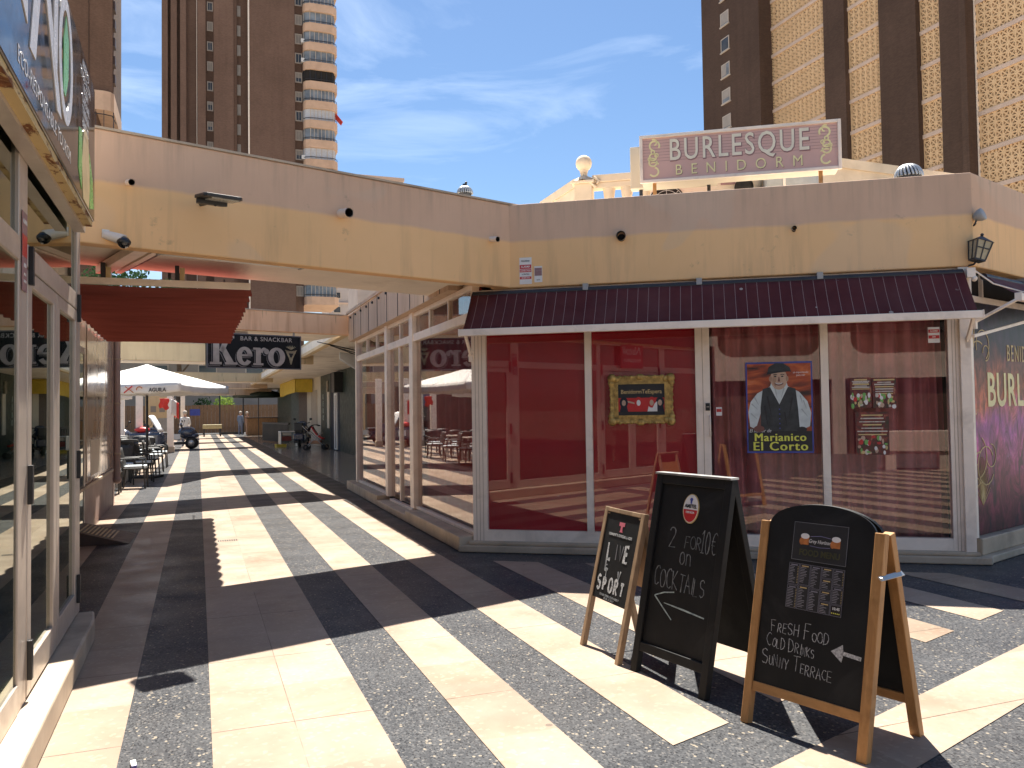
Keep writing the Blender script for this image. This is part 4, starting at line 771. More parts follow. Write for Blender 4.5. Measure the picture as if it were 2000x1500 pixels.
MB().tube([(0, 0, 0), (.6, .2, -.02), (1.4, .6, .04)], .006, 5).build('wire', M['white'], t)
# fittings by the right corner
t = thing('wall_lantern', 'black iron lantern with frosted panes, tilted on the fascia corner', 'lantern', onW(5.345, .16, 3.02), RW+R(18)); t.scale = (.82, .82, .82)
X = Matrix.Rotation(R(14), 4, 'Y')
q = MB(); q.X = X; q.add([(-.065, -.06, 0), (.065, -.06, 0), (.065, .06, 0), (-.065, .06, 0), (-.095, -.085, .22), (.095, -.085, .22), (.095, .085, .22), (-.095, .085, .22)], [(0, 3, 2, 1), (4, 5, 6, 7), (0, 1, 5, 4), (1, 2, 6, 5), (2, 3, 7, 6), (3, 0, 4, 7)]); q.build('glass_body', plain('frosted_amber_glass', (.40, .34, .22), .3, 0, .1, 9), t)
q = MB(); q.X = X
for sx in (-1, 1):
    for sy in (-1, 1): q.bar((sx*.066, sy*.061, 0), (sx*.097, sy*.087, .22), .014, .014)
q.bar((0, -.062, 0), (0, -.088, .22), .012, .012); q.bar((.067, 0, 0), (.097, 0, .22), .012, .012); q.bar((-.067, 0, 0), (-.097, 0, .22), .012, .012); q.bar((-.083, -.078, .13), (.083, -.078, .13), .012, .012); q.bar((.085, -.08, .13), (.085, .08, .13), .012, .012, 0, (1, 0, 0))
q.add([(-.11, -.10, .22), (.11, -.10, .22), (.11, .10, .22), (-.11, .10, .22), (0, 0, .30)], [(0, 3, 2, 1), (0, 1, 4), (1, 2, 4), (2, 3, 4), (3, 0, 4)]); q.box(-.07, .07, -.065, .065, -.02, 0); q.ball((0, 0, .31), .02); q.build('iron_cage', M['darksteel'], t)
q = MB(); q.tube([(0, 0, -.01), (-.01, .05, -.05), (-.01, .16, -.05)], .012, 8); q.build('bracket', M['darksteel'], t)
t = thing('floodlight', 'small round grey spotlight on the fascia corner above the lantern', 'spotlight', onW(5.40, .08, 3.47), RW+R(18))
q = MB(); q.X = Matrix.Rotation(R(35), 4, 'Z') @ Matrix.Rotation(R(70), 4, 'X'); q.lathe([(0, -.05), (.03, -.05), (.06, .0), (.065, .04), (.06, .045), (0, .045)], (0, 0, 0), 16); q.build('lamp_head', M['grey'], t)
q = MB(); q.tube([(0, .02, -.02), (-.06, .0, -.10), (-.05, -.02, -.08)], .008, 6); q.build('bracket', M['darksteel'], t)
t = thing('junction_box', 'small white junction box with cable at the awning corner', 'junction box', onW(5.30, .09, 2.90), RW)
q = MB(); q.box(-.04, .04, -.04, .04, -.05, .05); q.ball((.03, -.02, -.06), .03); q.build('box', M['white'], t, bevel=.006)
q = MB(); q.tube([(.02, 0, .04), (.2, -.02, -.12), (.5, 0.1, -.2), (.9, -.1, -.18), (1.5, -.6, -.12)], .008, 6); q.build('cable', M['white'], t)

# ================================================================== chalkboard A-signs
def slope_X(tilt): return Matrix.Rotation(-tilt, 4, 'X')
# --- small easel, weathered wood
t = thing('a_board', 'small weathered wooden easel sign with smudged white lettering LIVE ... SPORT', 'A-board', (2.42, 5.12, 0), R(-88.9))
H, Wd, dep = .925, .52, .22; tl = math.atan(dep/H); X = slope_X(tl); Ls = H/math.cos(tl)
for x in (0, Wd-.04): q = MB(); q.X = X; q.box(x, x+.04, 0, .035, 0, Ls); q.build('front_leg', M['oldwood'], t, bevel=.003)
q = MB(); q.X = X; q.box(.04, Wd-.04, 0, .03, Ls-.03, Ls-.002); q.build('top_rail', M['oldwood'], t, bevel=.003)
q = MB(); q.X = X; q.box(.04, Wd-.04, .006, .018, .34, Ls-.03); pn = q.build('panel', M['black'], t)
q = MB(); q.X = X; cx = Wd/2
q.prism([(cx-.035, .865), (cx+.035, .865), (cx+.035, .84), (cx+.012, .84), (cx+.012, .815), (cx+.02, .80), (cx-.02, .80), (cx-.012, .815), (cx-.012, .84), (cx-.035, .84)][::-1], .004, .006, 1)
text(q, "TENNENT'S OFFICIAL LAGER", cx, .775, .024, .0035, .0015, 0, bold=.02)
for ch, x, z in (('L', .14, .61), ('I', .245, .615), ('V', .29, .615), ('E', .36, .615)): hand(q, ch, x, z, .105, .026 if ch in 'LE' else .012, .004, 0 if ch in 'LE' else 3, .8, .04)
for ch, x, z in (('E', .14, .53), ('T', .15, .47), ('V', .32, .485)): hand(q, ch, x, z, .07, .014, .004, 2, .8, .05)
for ch, x in zip('SPORT', (.11, .185, .26, .335, .41)): hand(q, ch, x-.03, .40, .085, .02, .004, 0, .8, .05)
text(q, 'PLEASE DRINK RESPONSIBLY', cx, .372, .02, .004, .0015, 2); text(q, 'OVER 18 ONLY', cx, .353, .02, .004, .0015, 2)
q.build('lettering', [M['chalk'], plain('faded_red_ink', (.55, .13, .17), .6), plain('smudged_white_paint', (.30, .31, .31), .8, 0, .5, 40), M['dimgrey']], pn)
Xb = Matrix.Translation((0, 2*dep+.02, 0)) @ slope_X(-tl)
for x in (.03, Wd-.07): q = MB(); q.X = Xb; q.box(x, x+.04, -.035, 0, 0, Ls-.03); q.build('back_leg', M['oldwood'], t, bevel=.003)
q = MB(); q.X = Xb; q.box(.07, Wd-.07, -.025, -.008, .42, .80); q.build('back_panel', M['wood'], t)
q = MB(); q.bar((.04, .12, .44), (.04, .36, .44), .008, .015); q.build('stay', M['darksteel'], t)
# --- black A-board
t = thing('a_board', 'tall black A-board chalked 2 FOR 10€ ON COCKTAILS with a beer badge', 'A-board', (2.47, 4.46, 0), R(-80.0))
H, Wd, dep = 1.188, .64, .25; tl = math.atan(dep/H); X = slope_X(tl); Ls = H/math.cos(tl); x0 = -.04
for a, b in ((x0, x0+.055), (x0+Wd-.055, x0+Wd)): q = MB(); q.X = X; q.box(a, b, 0, .04, 0, Ls); q.build('front_leg', M['black'], t, bevel=.004)
q = MB(); q.X = X; q.box(x0+.055, x0+Wd-.055, .002, .038, Ls-.06, Ls); q.build('top_rail', M['black'], t, bevel=.004)
q = MB(); q.X = X; q.box(x0+.055, x0+Wd-.055, .002, .038, .13, .185); q.build('bottom_rail', M['black'], t, bevel=.004)
q = MB(); q.box(x0, x0+Wd, .235, .30, H-.004, H+.008); q.build('top_strip', M['steel'], t)
q = MB(); q.X = X; q.box(x0+.055, x0+Wd-.055, .018, .028, .185, Ls-.06); pn = q.build('panel', M['black'], t)
q = MB(); q.X = X; y = .0165
hand(q, '2', .135, .78, .12, .007, y, 0, .85); hand(q, 'FOR', .27, .785, .075, .006, y, 2, .9, slope=.04); hand(q, '10€', .40, .775, .125, .006, y, 0, .50, .03, -.02)
hand(q, 'on', .245, .685, .115, .006, y, 0, .78)
hand(q, 'COCKTAILS', .045, .535, .105, .006, y, 0, .66, .05, -.02)
CK = [M['chalkdim'], plain('blue_white_chalk', (.40, .48, .46), .95, 0, .4, 40), plain('faint_chalk', (.13, .14, .14), .95, 0, .4, 40)]
q.build('chalk_lettering', CK, pn); q = MB(); q.X = X
q.ribbon([(.50, .42), (.32, .435), (.16, .445)], [.007, .010, .004], y, .001, 1); q.ribbon([(.235, .52), (.15, .505), (.07, .475)], .007, y, .001, 1); q.ribbon([(.07, .475), (.15, .42), (.24, .36)], [.008, .008, .005], y, .001, 1)
q.build('chalk_arrow', CK, pn)
q = MB(); q.X = X; cx, cz = .285, 1.02
q.prism(arc(cx, cz, .066, .088, 0, 360, 32)[:-1], .013, .018, 4); q.prism(arc(cx, cz, .061, .083, 0, 360, 32)[:-1], .0115, .0128, 0); q.prism(arc(cx, cz-.006, .057, .073, 180, 360, 20), .0105, .0116, 1)
text(q, 'AMSTEL', cx, cz+.014, .030, .0095, .0015, 2, bold=.03, sx=.95); text(q, 'CERVEZA', cx, cz-.022, .017, .009, .0012, 0, bold=.02); q.prism(arc(cx, cz+.055, .012, .010, 0, 360, 10)[:-1], .010, .0115, 3); q.prism([(cx-.005, cz+.03), (cx+.005, cz+.03), (cx+.008, cz+.05), (cx-.008, cz+.05)], .010, .0115, 3)
q.build('beer_badge', [M['white2'], M['red'], M['blackink'], M['blueink'], M['goldflat']], pn)
Xb = Matrix.Translation((0, 2*dep+.04, 0)) @ slope_X(-tl)
for a, b in ((x0, x0+.055), (x0+Wd-.055, x0+Wd)): q = MB(); q.X = Xb; q.box(a, b, -.04, 0, 0, Ls-.005); q.build('back_leg', M['black'], t, bevel=.004)
q = MB(); q.X = Xb; q.box(x0+.055, x0+Wd-.055, -.03, -.01, .16, Ls-.01); q.build('back_panel', M['black'], t)
# --- arched chalkboard
t = thing('a_board', 'arched black chalkboard with pine frame reading FRESH FOOD COLD DRINKS SUNNY TERRACE', 'A-board', (2.58, 3.54, 0), R(-73.3))
H, Wd, dep = 1.0, .675, .22; tl = math.atan(dep/H); X = slope_X(tl); Ls = H/math.cos(tl); x0 = -.015
def arched(y0, y1, Xm, name, par=None):
    q = MB(); q.X = Xm; a, b = x0+.045, x0+Wd-.045; cx = (a+b)/2
    top = lambda x: Ls-.03+.135*max(0, 1-((x-cx)/((b-a)/2))**2)**.42
    xs = [cx-(b-a)/2*math.cos(math.pi*k/28) for k in range(29)]
    P = [(x, yy, zz) for x in xs for yy, zz in ((y0, .21), (y0, top(x)), (y1, top(x)), (y1, .21))]; F = []
    for k in range(28):
        i, j = 4*k, 4*k+4
        F += [(i, j, j+1, i+1), (i+1, j+1, j+2, i+2), (i+2, j+2, j+3, i+3), (i+3, j+3, j, i)]
    q.add(P, F + [(0, 1, 2, 3), (115, 114, 113, 112)]); return q.build(name, M['black'], t)
for a, b in ((x0, x0+.045), (x0+Wd-.05, x0+Wd)): q = MB(); q.X = X; q.box(a, b, -.004, .04, 0, Ls); q.build('front_leg', M['wood'], t, bevel=.004)
q = MB(); q.X = X; q.box(x0+.045, x0+Wd-.05, .002, .034, .165, .212); q.build('front_rail', M['woodx'], t, bevel=.003)
pn = arched(.008, .024, X, 'panel')
q = MB(); q.X = X; y = .0065
hand(q, 'FRESH FOOD', .105, .475, .050, .0032, y, 0, .84, .08, -.02, 1.3); hand(q, 'COLD DRINKS', .085, .40, .046, .003, y, 0, .76, .09, -.03, 1.25); hand(q, 'SUNNY TERRACE', .07, .31, .046, .003, y, 0, .80, .08, -.02, 1.35)
q.build('chalk_lettering', [M['chalk']], pn); q = MB(); q.X = X
q.prism([(.438, .445), (.495, .485), (.50, .458), (.50, .432), (.495, .405)][::-1], y, y+.001, 0); q.ribbon([(.495, .447), (.59, .44)], .018, y, .001, 0)
q.build('chalk_arrow', [M['chalk']], pn)
mk = MB(); mk.X = X; y = .0062
mk.box(.178, .475, y, .008, .845, 1.035, 0); frame(mk, .178, .475, .845, 1.035, .0025, y-.0006, y, 1)
for cx in (.245, .415):
    mk.box(cx-.022, cx+.022, y-.001, y, .925, .965, 2); mk.prism(arc(cx, .967, .024, .014, 0, 360, 14)[:-1], y-.0015, y-.0005, 3); mk.prism(arc(cx-.018, .94, .012, .018, 0, 360, 10)[:-1], y-.0012, y-.0004, 2)
text(mk, 'Grey Horizont', .33, .945, .026, y-.001, .001, 3, shear=.25, sx=.82); text(mk, 'FOOD MENU', .33, .885, .042, y-.001, .001, 4, bold=.03, sx=.9); mk.ribbon([(.275, .968), (.33, .975), (.385, .968)], .002, y-.001, .001, 5); mk.ribbon([(.275, .922), (.33, .918), (.385, .922)], .002, y-.001, .001, 5)
mk.build('menu_header', [M['blackink'], M['dimgrey'], M['beer'], M['white2'], M['olive'], plain('violet_ink', (.25, .24, .42), .5)], pn)
mk = MB(); mk.X = X; mk.box(.170, .475, y, .008, .605, .83, 0); rn = random.Random(5); cw = .305/5
for c in range(5):
    xa = .170+c*cw
    cuts = ((.605, .72, .83), (.605, .725, .83), (.605, .715, .83), (.605, .665, .72, .775, .83), (.605, .66, .745, .83))[c]
    for a, b in zip(cuts, cuts[1:]):
        frame(mk, xa+.002, xa+cw-.002, a+.002, b-.002, .0012, y-.0006, y, 1)
        if c == 4 and a == .605: mk.box(xa+.004, xa+cw-.004, y-.0008, y, a+.006, b-.006, 2); text(mk, '10.45', xa+cw/2, a+.036, .018, y-.0018, .001, 3, bold=.03); [mk.prism(arc(xa+.011+k*.0095, a+.015, .003, .003, 0, 360, 6)[:-1], y-.0016, y-.0007, 4) for k in range(5)]; continue
        z = b-.012; mk.box(xa+.012, xa+cw-.012, y-.0008, y, z-.002, z+.003, 5 if c in (1, 3) else 1)
        while z > a+.016:
            z -= .0078; mk.box(xa+.006, xa+.006+rn.uniform(.018, .036), y-.0008, y, z-.0012, z+.0012, 6)
            if c in (0, 4): mk.box(xa+cw-.011, xa+cw-.006, y-.0008, y, z-.001, z+.001, 5)
mk.build('menu_sheet', [M['blackink'], plain('menu_line_ink', (.26, .25, .30), .5), M['void'], M['white2'], M['yellowink'], M['goldflat'], plain('menu_text_ink', (.34, .33, .36), .5)], pn)
Xb = Matrix.Translation((0, 2*dep+.085, 0)) @ slope_X(-tl)
for a, b in ((x0, x0+.045), (x0+Wd-.05, x0+Wd)): q = MB(); q.X = Xb; q.box(a, b, -.04, .004, 0, Ls-.004); q.build('back_leg', M['wood'], t, bevel=.004)
q = MB(); q.X = Xb; q.box(x0+.045, x0+Wd-.05, -.034, -.002, .165, .212); q.build('back_rail', M['woodx'], t, bevel=.003)
arched(-.024, -.008, Xb, 'back_panel')
q = MB(); q.bar((x0+Wd+.004, .15, .80), (x0+Wd+.004, .36, .80), .006, .024); q.tube([(x0+Wd, .16, .80), (x0+Wd+.012, .16, .80)], .008, 8); q.build('steel_stay', M['steel'], t)
# small things on the floor
t = thing('lighter', 'small white and violet lighter lying on the paving in front', 'lighter', (-.28, 4.19, 0), R(8))
q = MB(); q.box(-.012, .012, -.03, .03, .0, .014, 0); q.box(-.012, .012, -.045, -.03, .001, .015, 1); q.build('lighter_body', [M['white2'], plain('violet_plastic', (.25, .20, .42), .3)], t, bevel=.003)
t = thing('drain_grate', 'small dark slotted drain grate in the cream paving', 'drain', (.35, 11.05, 0))
q = MB()
for k in range(9): q.box(-.12+.027*k, -.12+.027*k+.014, -.05, .05, .0005, .004)
q.build('slots', M['darksteel'], t)
# ================================================================== bar under the second canopy (right of the passage)
t = thing('bar_sign', 'black hanging sign with big pale serif letters Kero, under the orange canopy', 'sign', Vector((2.96, 17.19, 0)) + dB*-2.01 + nB*-.02, RB)
q = MB(); q.box(-.93, .93, .0, .10, 2.465, 3.125); q.build('sign_box', M['black'], t, bevel=.006)
q = MB(); frame(q, -.935, .935, 2.46, 3.13, .02, -.008, .0); q.build('sign_rim', M['dimgrey'], t)
def kero(q, dx, dz, y, m, th=.002):
    def P(*p): q.prism([(x+dx, z+dz) for x, z in p], y, y+th, m)
    def vs(x, z0, z1, w): P((x, z0), (x+w, z0), (x+w, z1), (x, z1))
    # K with slab serifs
    vs(-.82, 2.56, 3.05, .115); P((-.88, 2.53), (-.66, 2.53), (-.66, 2.575), (-.88, 2.575)); P((-.88, 3.03), (-.66, 3.03), (-.66, 3.075), (-.88, 3.075))
    P((-.705, 2.80), (-.63, 2.74), (-.49, 3.05), (-.60, 3.05)); P((-.64, 3.03), (-.42, 3.03), (-.42, 3.075), (-.64, 3.075)); P((-.69, 2.84), (-.62, 2.90), (-.42, 2.56), (-.56, 2.56)); P((-.60, 2.53), (-.36, 2.53), (-.36, 2.575), (-.60, 2.575))
    def ring(cx, cz, rx, rz, ix, iz, a0, a1, n=22):
        for k in range(n):
            a, b = R(a0+(a1-a0)*k/n), R(a0+(a1-a0)*(k+1)/n); P((cx+ix*math.cos(a), cz+iz*math.sin(a)), (cx+rx*math.cos(a), cz+rz*math.sin(a)), (cx+rx*math.cos(b), cz+rz*math.sin(b)), (cx+ix*math.cos(b), cz+iz*math.sin(b)))
    ring(-.22, 2.70, .155, .18, .055, .115, 0, 325); P((-.29, 2.695), (-.07, 2.695), (-.07, 2.735), (-.29, 2.735))
    vs(.0, 2.56, 2.86, .10); P((-.05, 2.53), (.15, 2.53), (.15, 2.57), (-.05, 2.57)); P((-.05, 2.83), (.09, 2.83), (.09, 2.87), (-.05, 2.87)); ring(.165, 2.76, .085, .115, .02, .06, 20, 170, 10); ring(.215, 2.80, .05, .055, .0, .0, 0, 360, 12)
    ring(.42, 2.70, .175, .185, .065, .13, 0, 360, 26)
q = MB(); kero(q, -.028, -.03, -.006, 1); kero(q, 0, 0, -.012, 0); kero(q, -.02, -.018, -.0085, 2)
text(q, 'BAR & SNACKBAR', .22, 3.035, .115, -.006, .003, 0, sx=1.04, spacing=1.1, bold=.006)
for k in range(5): q.ribbon(arc(.72, 2.85-.02*k, .12-.012*k, .03, 190, 350, 10), .014, -.006, .003, 3)
q.prism([(.62, 2.80), (.82, 2.80), (.76, 2.68), (.73, 2.56), (.71, 2.56), (.68, 2.68)][::-1], -.006, 0, 3); q.prism([(.67, 2.78), (.77, 2.78), (.735, 2.7), (.705, 2.7)][::-1], -.0075, 0, 2)
for a in range(7): q.ribbon([(.72, 2.86), (.72+.12*math.cos(R(30+20*a)), 2.88+.06*math.sin(R(30+20*a)))], [.02, .006], -.006, .003, 3)
q.build('lettering', [plain('pale_letter_paint', (.50, .45, .39), .5, 0, .2, 6), plain('letter_shadow_paint', (.24, .23, .22), .5, 0, .1, 6), M['blackink'], plain('cocktail_ink', (.42, .36, .22), .5, 0, .4, 14)], t)
for x in (-.8, .8): MB().box(x-.015, x+.015, .03, .06, 3.125, 3.22).build('hanger', M['steel'], t)
q = MB(); q.box(-.62, -.1, .14, .3, 3.12, 3.19); q.build('strip_light', M['tube'], t)
t = thing('bar_arcade', 'shaded bar arcade with dark green and cream fronts right of the passage', 'building', (5.4, 17.4, 0), R(-90))
def amb(): return MB()
AY = lambda y: -(y-17.4)
q = MB(); q.box(AY(62), AY(17.2), -2.55, 4, 3.30, 3.5); q.build('ceiling', M['soffit'], t)
q = MB(); q.box(AY(62), AY(17.2), -2.55, -2.40, 3.22, 3.30); q.box(AY(62), AY(17.2), -2.55, 4, 3.502, 3.56); q.build('ceiling_edge', M['cream'], t)
def wallseg(y0, y1, z0, z1, mat, name, d=0): return MB().box(AY(y1), AY(y0), -d, .3, z0, z1).build(name, mat, t)
wallseg(17.4, 33.8, 0, 3.3, M['green'], 'dark_wall'); wallseg(33.8, 36.4, 0, 3.3, M['darkcloth'], 'dark_wall'); wallseg(36.4, 39.4, 0, 3.3, M['green'], 'green_wall')
wallseg(39.4, 44.6, 0, 3.3, M['creamp'], 'cream_wall'); wallseg(44.6, 48.4, 0, 3.3, M['brown'], 'brown_doorway'); wallseg(48.4, 52.5, 0, 3.3, plain('teal_grey_paint', (.04, .07, .07), .5, 0, .1, 2), 'teal_wall'); wallseg(52.5, 62, 0, 3.3, M['green'], 'far_green_wall')
f = wallseg(34.4, 35.1, 0.05, 2.4, M['whitep'], 'white_door', .05); wallseg(34.62, 34.78, .1, 2.3, plain('mauve_glass', (.28, .22, .20), .2), 'door_glass', .06)
wallseg(36.6, 37.2, .9, 2.5, M['creamp'], 'pale_panel', .03); wallseg(40.6, 42.8, .95, 2.7, plain('beige_shutter', (.40, .34, .27), .6, 0, .08, 3), 'shutter', .03); wallseg(36.9, 37.4, 2.5, 3.0, plain('photo_panel', (.20, .17, .12), .4, 0, .6, 6), 'picture_panel', .04)
wallseg(33.0, 33.7, 2.4, 3.2, M['blackp'], 'black_speaker', .35)
q = MB()
for k, ch in enumerate('KERO'):
    text(q, ch, 0, 2.3-.32*k, .34, -.05, .01, 0)
q.build('upright_lettering', plain('pale_green_ink', (.42, .50, .44), .5), t).location.x = AY(38.3)
t = thing('yellow_awning', 'sagging yellow box awning over the arcade doorway', 'awning', (5.4, 42.0, 0), R(-90))
MB().grid(lambda u, v: (-8*u, -.1-.75*v - (.12*math.sin(v*3.1)), 3.28-.62*v+.05*math.sin(u*6)-.10*v*u), 20, 8).build('canvas', M['yellow'], t, solid=.01)
MB().prism([(-8, 2.55), (0, 2.62), (0, 3.28), (-8, 3.28)], -.90, -.86).build('front_panel', M['yellow'], t); MB().box(-.02, .0, -.88, -.05, 2.62, 3.28).build('side_panel', M['yellow'], t)
t = thing('ceiling_duct', 'galvanised ventilation duct with slanted mouth under the arcade ceiling', 'duct', (4.2, 21.5, 0), R(-8))
q = MB(); q.prism([(-.75, 3.0), (-.05, 2.55), (2.6, 2.55), (2.6, 3.05), (.0, 3.05), (-.75, 3.17)], 0, .6); q.build('duct_body', M['duct'], t, bevel=.01)
for x in (.25, 1.5): MB().box(x, x+.1, -.02, .0, 2.55, 3.3).build('strap', M['creamp'], t)
t = thing('ceiling_cables', 'loose dark cables strung below the arcade ceiling', 'cable', (3.4, 19.5, 3.2))
q = MB()
for k in range(4): q.tube([(-.8+.3*k, k*.7, .05), (.4+.2*k, .6+k*.8, -.14-.03*k), (1.3, 1.5+k, .03)], .012, 6)
q.build('cable', M['darksteel'], t)
# pushchair, boxes, barrier, counter in the arcade
t = thing('pushchair', 'folded dark pushchair with red seat parked in the arcade', 'pushchair', (4.75, 36.0, 0), R(160))
q = MB(); q.tube([(-.35, -.22, .18), (.15, -.22, .62), (.55, -.22, 1.02)], .018, 8); q.tube([(-.35, .22, .18), (.15, .22, .62), (.55, .22, 1.02)], .018, 8); q.tube([(.4, -.22, .15), (-.2, -.22, .72)], .018, 8); q.tube([(.4, .22, .15), (-.2, .22, .72)], .018, 8); q.tube([(.55, -.22, 1.02), (.55, .22, 1.02)], .018, 8); q.build('push_frame', M['grey'], t)
MB().grid(lambda u, v: ((-.32+.5*u, -.2+.4*v, .48+.5*u*u+.02*math.sin(v*9))), 8, 6).build('seat', M['red'], t, solid=.04); MB().grid(lambda u, v: (.05+.3*math.cos(u*2.2), -.22+.44*v, .78+.3*math.sin(u*2.2)), 8, 6).build('hood', M['darkcloth'], t, solid=.02)
MB().box(-.2, .3, -.18, .18, .26, .40).build('basket', M['tan'], t, bevel=.03)
for x in (-.36, .42):
    for y in (-.24, .24): o = MB().lathe([(.05, -.02), (.11, -.02), (.12, 0), (.11, .02), (.05, .02)], (0, 0, 0), 16).build('wheel', M['rubber'], t); o.location = (x, y, .12); o.rotation_euler = (R(90), 0, 0)
t = thing('toy_trolley', 'white and red crate trolley of goods beside the pushchair', 'trolley', (4.0, 40.2, 0), R(10)); t.scale = (.85, .8, .85)
MB().box(-.5, .5, -.3, .3, .82, .87).build('tray', M['whitep'], t, bevel=.01); MB().box(-.46, .1, -.28, .28, .34, .58).build('red_crate', plain('dull_red_crate', (.22, .05, .04), .6), t, bevel=.02); MB().box(-.4, .1, -.25, .25, .64, .80).build('box', M['creamp'], t); MB().box(-.72, -.2, -.3, .2, .0, .16).build('yellow_box', M['yellow'], t)
for x in (-.48, .48): MB().box(x-.015, x+.015, -.29, .29, .02, .82).build('side_frame', M['steel'], t)
t = thing('slatted_barrier', 'dark slatted terrace barrier with lit upright edges, in the arcade', 'barrier', (3.4, 48.5, 0), R(-81))
q = MB()
for k in range(22): q.box(.25*k, .25*k+.14, 0, .05, .08, 1.05)
q.box(-.05, 5.6, .05, .09, .15, .25); q.box(-.05, 5.6, -.01, .09, 1.0, 1.1); q.build('slats', M['rattan'], t)
t = thing('bar_counter', 'brown wooden bar counter at the shaded end of the passage', 'counter', (4.1, 62, 0))
q = MB(); q.box(-.8, 3.0, 0, .8, 0, 1.25); q.build('front', M['fence'], t); MB().box(-.9, 3.1, -.1, .9, 1.25, 1.33).build('counter_top', M['brown'], t)

# ================================================================== terrace on the left: parasols, tables, chairs
def parasol(name, label, loc, rz, a, ze, za, lettered=False):
    t = thing(name, label, 'parasol', loc, rz, 'square white parasols'); h = a/2; R2 = h
    C = [(-h, -h), (h, -h), (h, h), (-h, h)]
    q = MB()
    for k in range(4):
        (xa, ya), (xb, yb) = C[k], C[(k+1) % 4]
        def fn(u, v, xa=xa, ya=ya, xb=xb, yb=yb):
            x = (xa+(xb-xa)*u)*v; y = (ya+(yb-ya)*u)*v; s = math.sin(math.pi*u)
            return (x*(1-.02*s), y*(1-.02*s), za-(za-ze)*(v**.86) - .05*s*v*(1-.3*v))
        q.grid(fn, 10, 10)
    q.build('canopy', M['parasol'], t, solid=.004)
    q = MB()
    for k in range(4):
        (xa, ya), (xb, yb) = C[k], C[(k+1) % 4]
        q.grid(lambda u, v, xa=xa, ya=ya, xb=xb, yb=yb: ((xa+(xb-xa)*u)*(1-.02*math.sin(math.pi*u)), (ya+(yb-ya)*u)*(1-.02*math.sin(math.pi*u)), ze-.05*math.sin(math.pi*u)*.7-.21*v+.012*math.sin(u*40)*v), 40, 3)
    v_ = q.build('valance', M['parasol'], t, solid=.003)
    if lettered:
        q = MB(); text(q, 'AGUILA', h-.55, ze-.16, .13, -h-.012, .003, 0, bold=.02, sx=.9); q.ribbon([(h-1.35, ze-.22), (h-1.15, ze-.06)], .03, -h-.012, .003, 1); q.ribbon([(h-1.32, ze-.07), (h-1.12, ze-.22)], .02, -h-.012, .003, 2); q.ribbon(arc(h-.98, ze-.14, .07, .06, 20, 200, 8), .025, -h-.012, .003, 2); q.ribbon([(h-1.5, ze-.05), (h-1.5, ze-.2)], .01, -h-.012, .003, 0)
        q.build('lettering', [M['blackink'], M['red'], M['beer']], v_)
    q = MB(); q.tube([(0, 0, .05), (0, 0, za-.03)], .032, 10); q.build('pole', M['darksteel'], t)
    q = MB()
    for (x, y) in C + [(0, -h), (h, 0), (0, h), (-h, 0)]: q.bar((0, 0, za-.12), (x*.97, y*.97, ze-.03), .022, .03); q.bar((0, 0, ze-.25), (x*.5, y*.5, ze+(za-ze)*.40), .018, .022)
    q.build('ribs', M['whitep'], t)
    q = MB(); q.box(-.3, .3, -.3, .3, 0, .06); q.tube([(0, 0, .05), (0, 0, .45)], .045, 10); q.build('base', M['darksteel'], t, bevel=.01)
    return t
parasol('parasol', 'large white square parasol with dark lettering on its edge, nearest the marble shop', (-1.22, 23.0, 0), R(-22.5), 3.07, 2.35, 2.90, True)
parasol('parasol', 'white square parasol behind the lettered one on the left terrace', (-3.9, 27.0, 0), R(-22.5), 3.07, 2.3, 2.85)
def chair():
    t = thing('terrace_chair', 'dark rattan terrace chair', 'chair', (0, 0, 0), 0, 'dark rattan chairs on the terrace')
    for x in (-.22, .22):
        for y, lean in ((-.21, -.03), (.21, .05)): q = MB(); q.bar((x, y+lean, 0), (x, y, .44 if y < 0 else .46), .032, .032); q.build('leg', M['rattan'], t)
    q = MB(); q.box(-.25, .25, -.24, .24, .42, .455); q.build('seat', M['rattan'], t, bevel=.01)
    q = MB(); q.grid(lambda u, v: (-.245+.49*u, .22+.10*v-.05*math.sin(math.pi*u), .47+.43*v-.02*(2*u-1)**2), 8, 5); q.build('backrest', M['rattan'], t, solid=.025)
    for x in (-.25, .25): q = MB(); q.tube([(x, -.2, .45), (x, -.19, .64), (x, -.1, .67), (x, .26, .66)], .016, 6); q.build('armrest', M['rattan'], t)
    q = MB(); q.box(-.22, .22, -.23, .19, .456, .50); q.build('cushion', M['seat'], t, bevel=.015)
    return t
def table():
    t = thing('terrace_table', 'pale topped terrace table', 'table', (0, 0, 0), 0, 'pale topped terrace tables')
    MB().box(-.4, .4, -.4, .4, .71, .745).build('tabletop', M['tabletop'], t, bevel=.008)
    for x in (-.33, .33):
        for y in (-.33, .33): MB().box(x-.022, x+.022, y-.022, y+.022, 0, .71).build('leg', M['steel'], t)
    return t
c0, t0 = chair(), table(); first = True
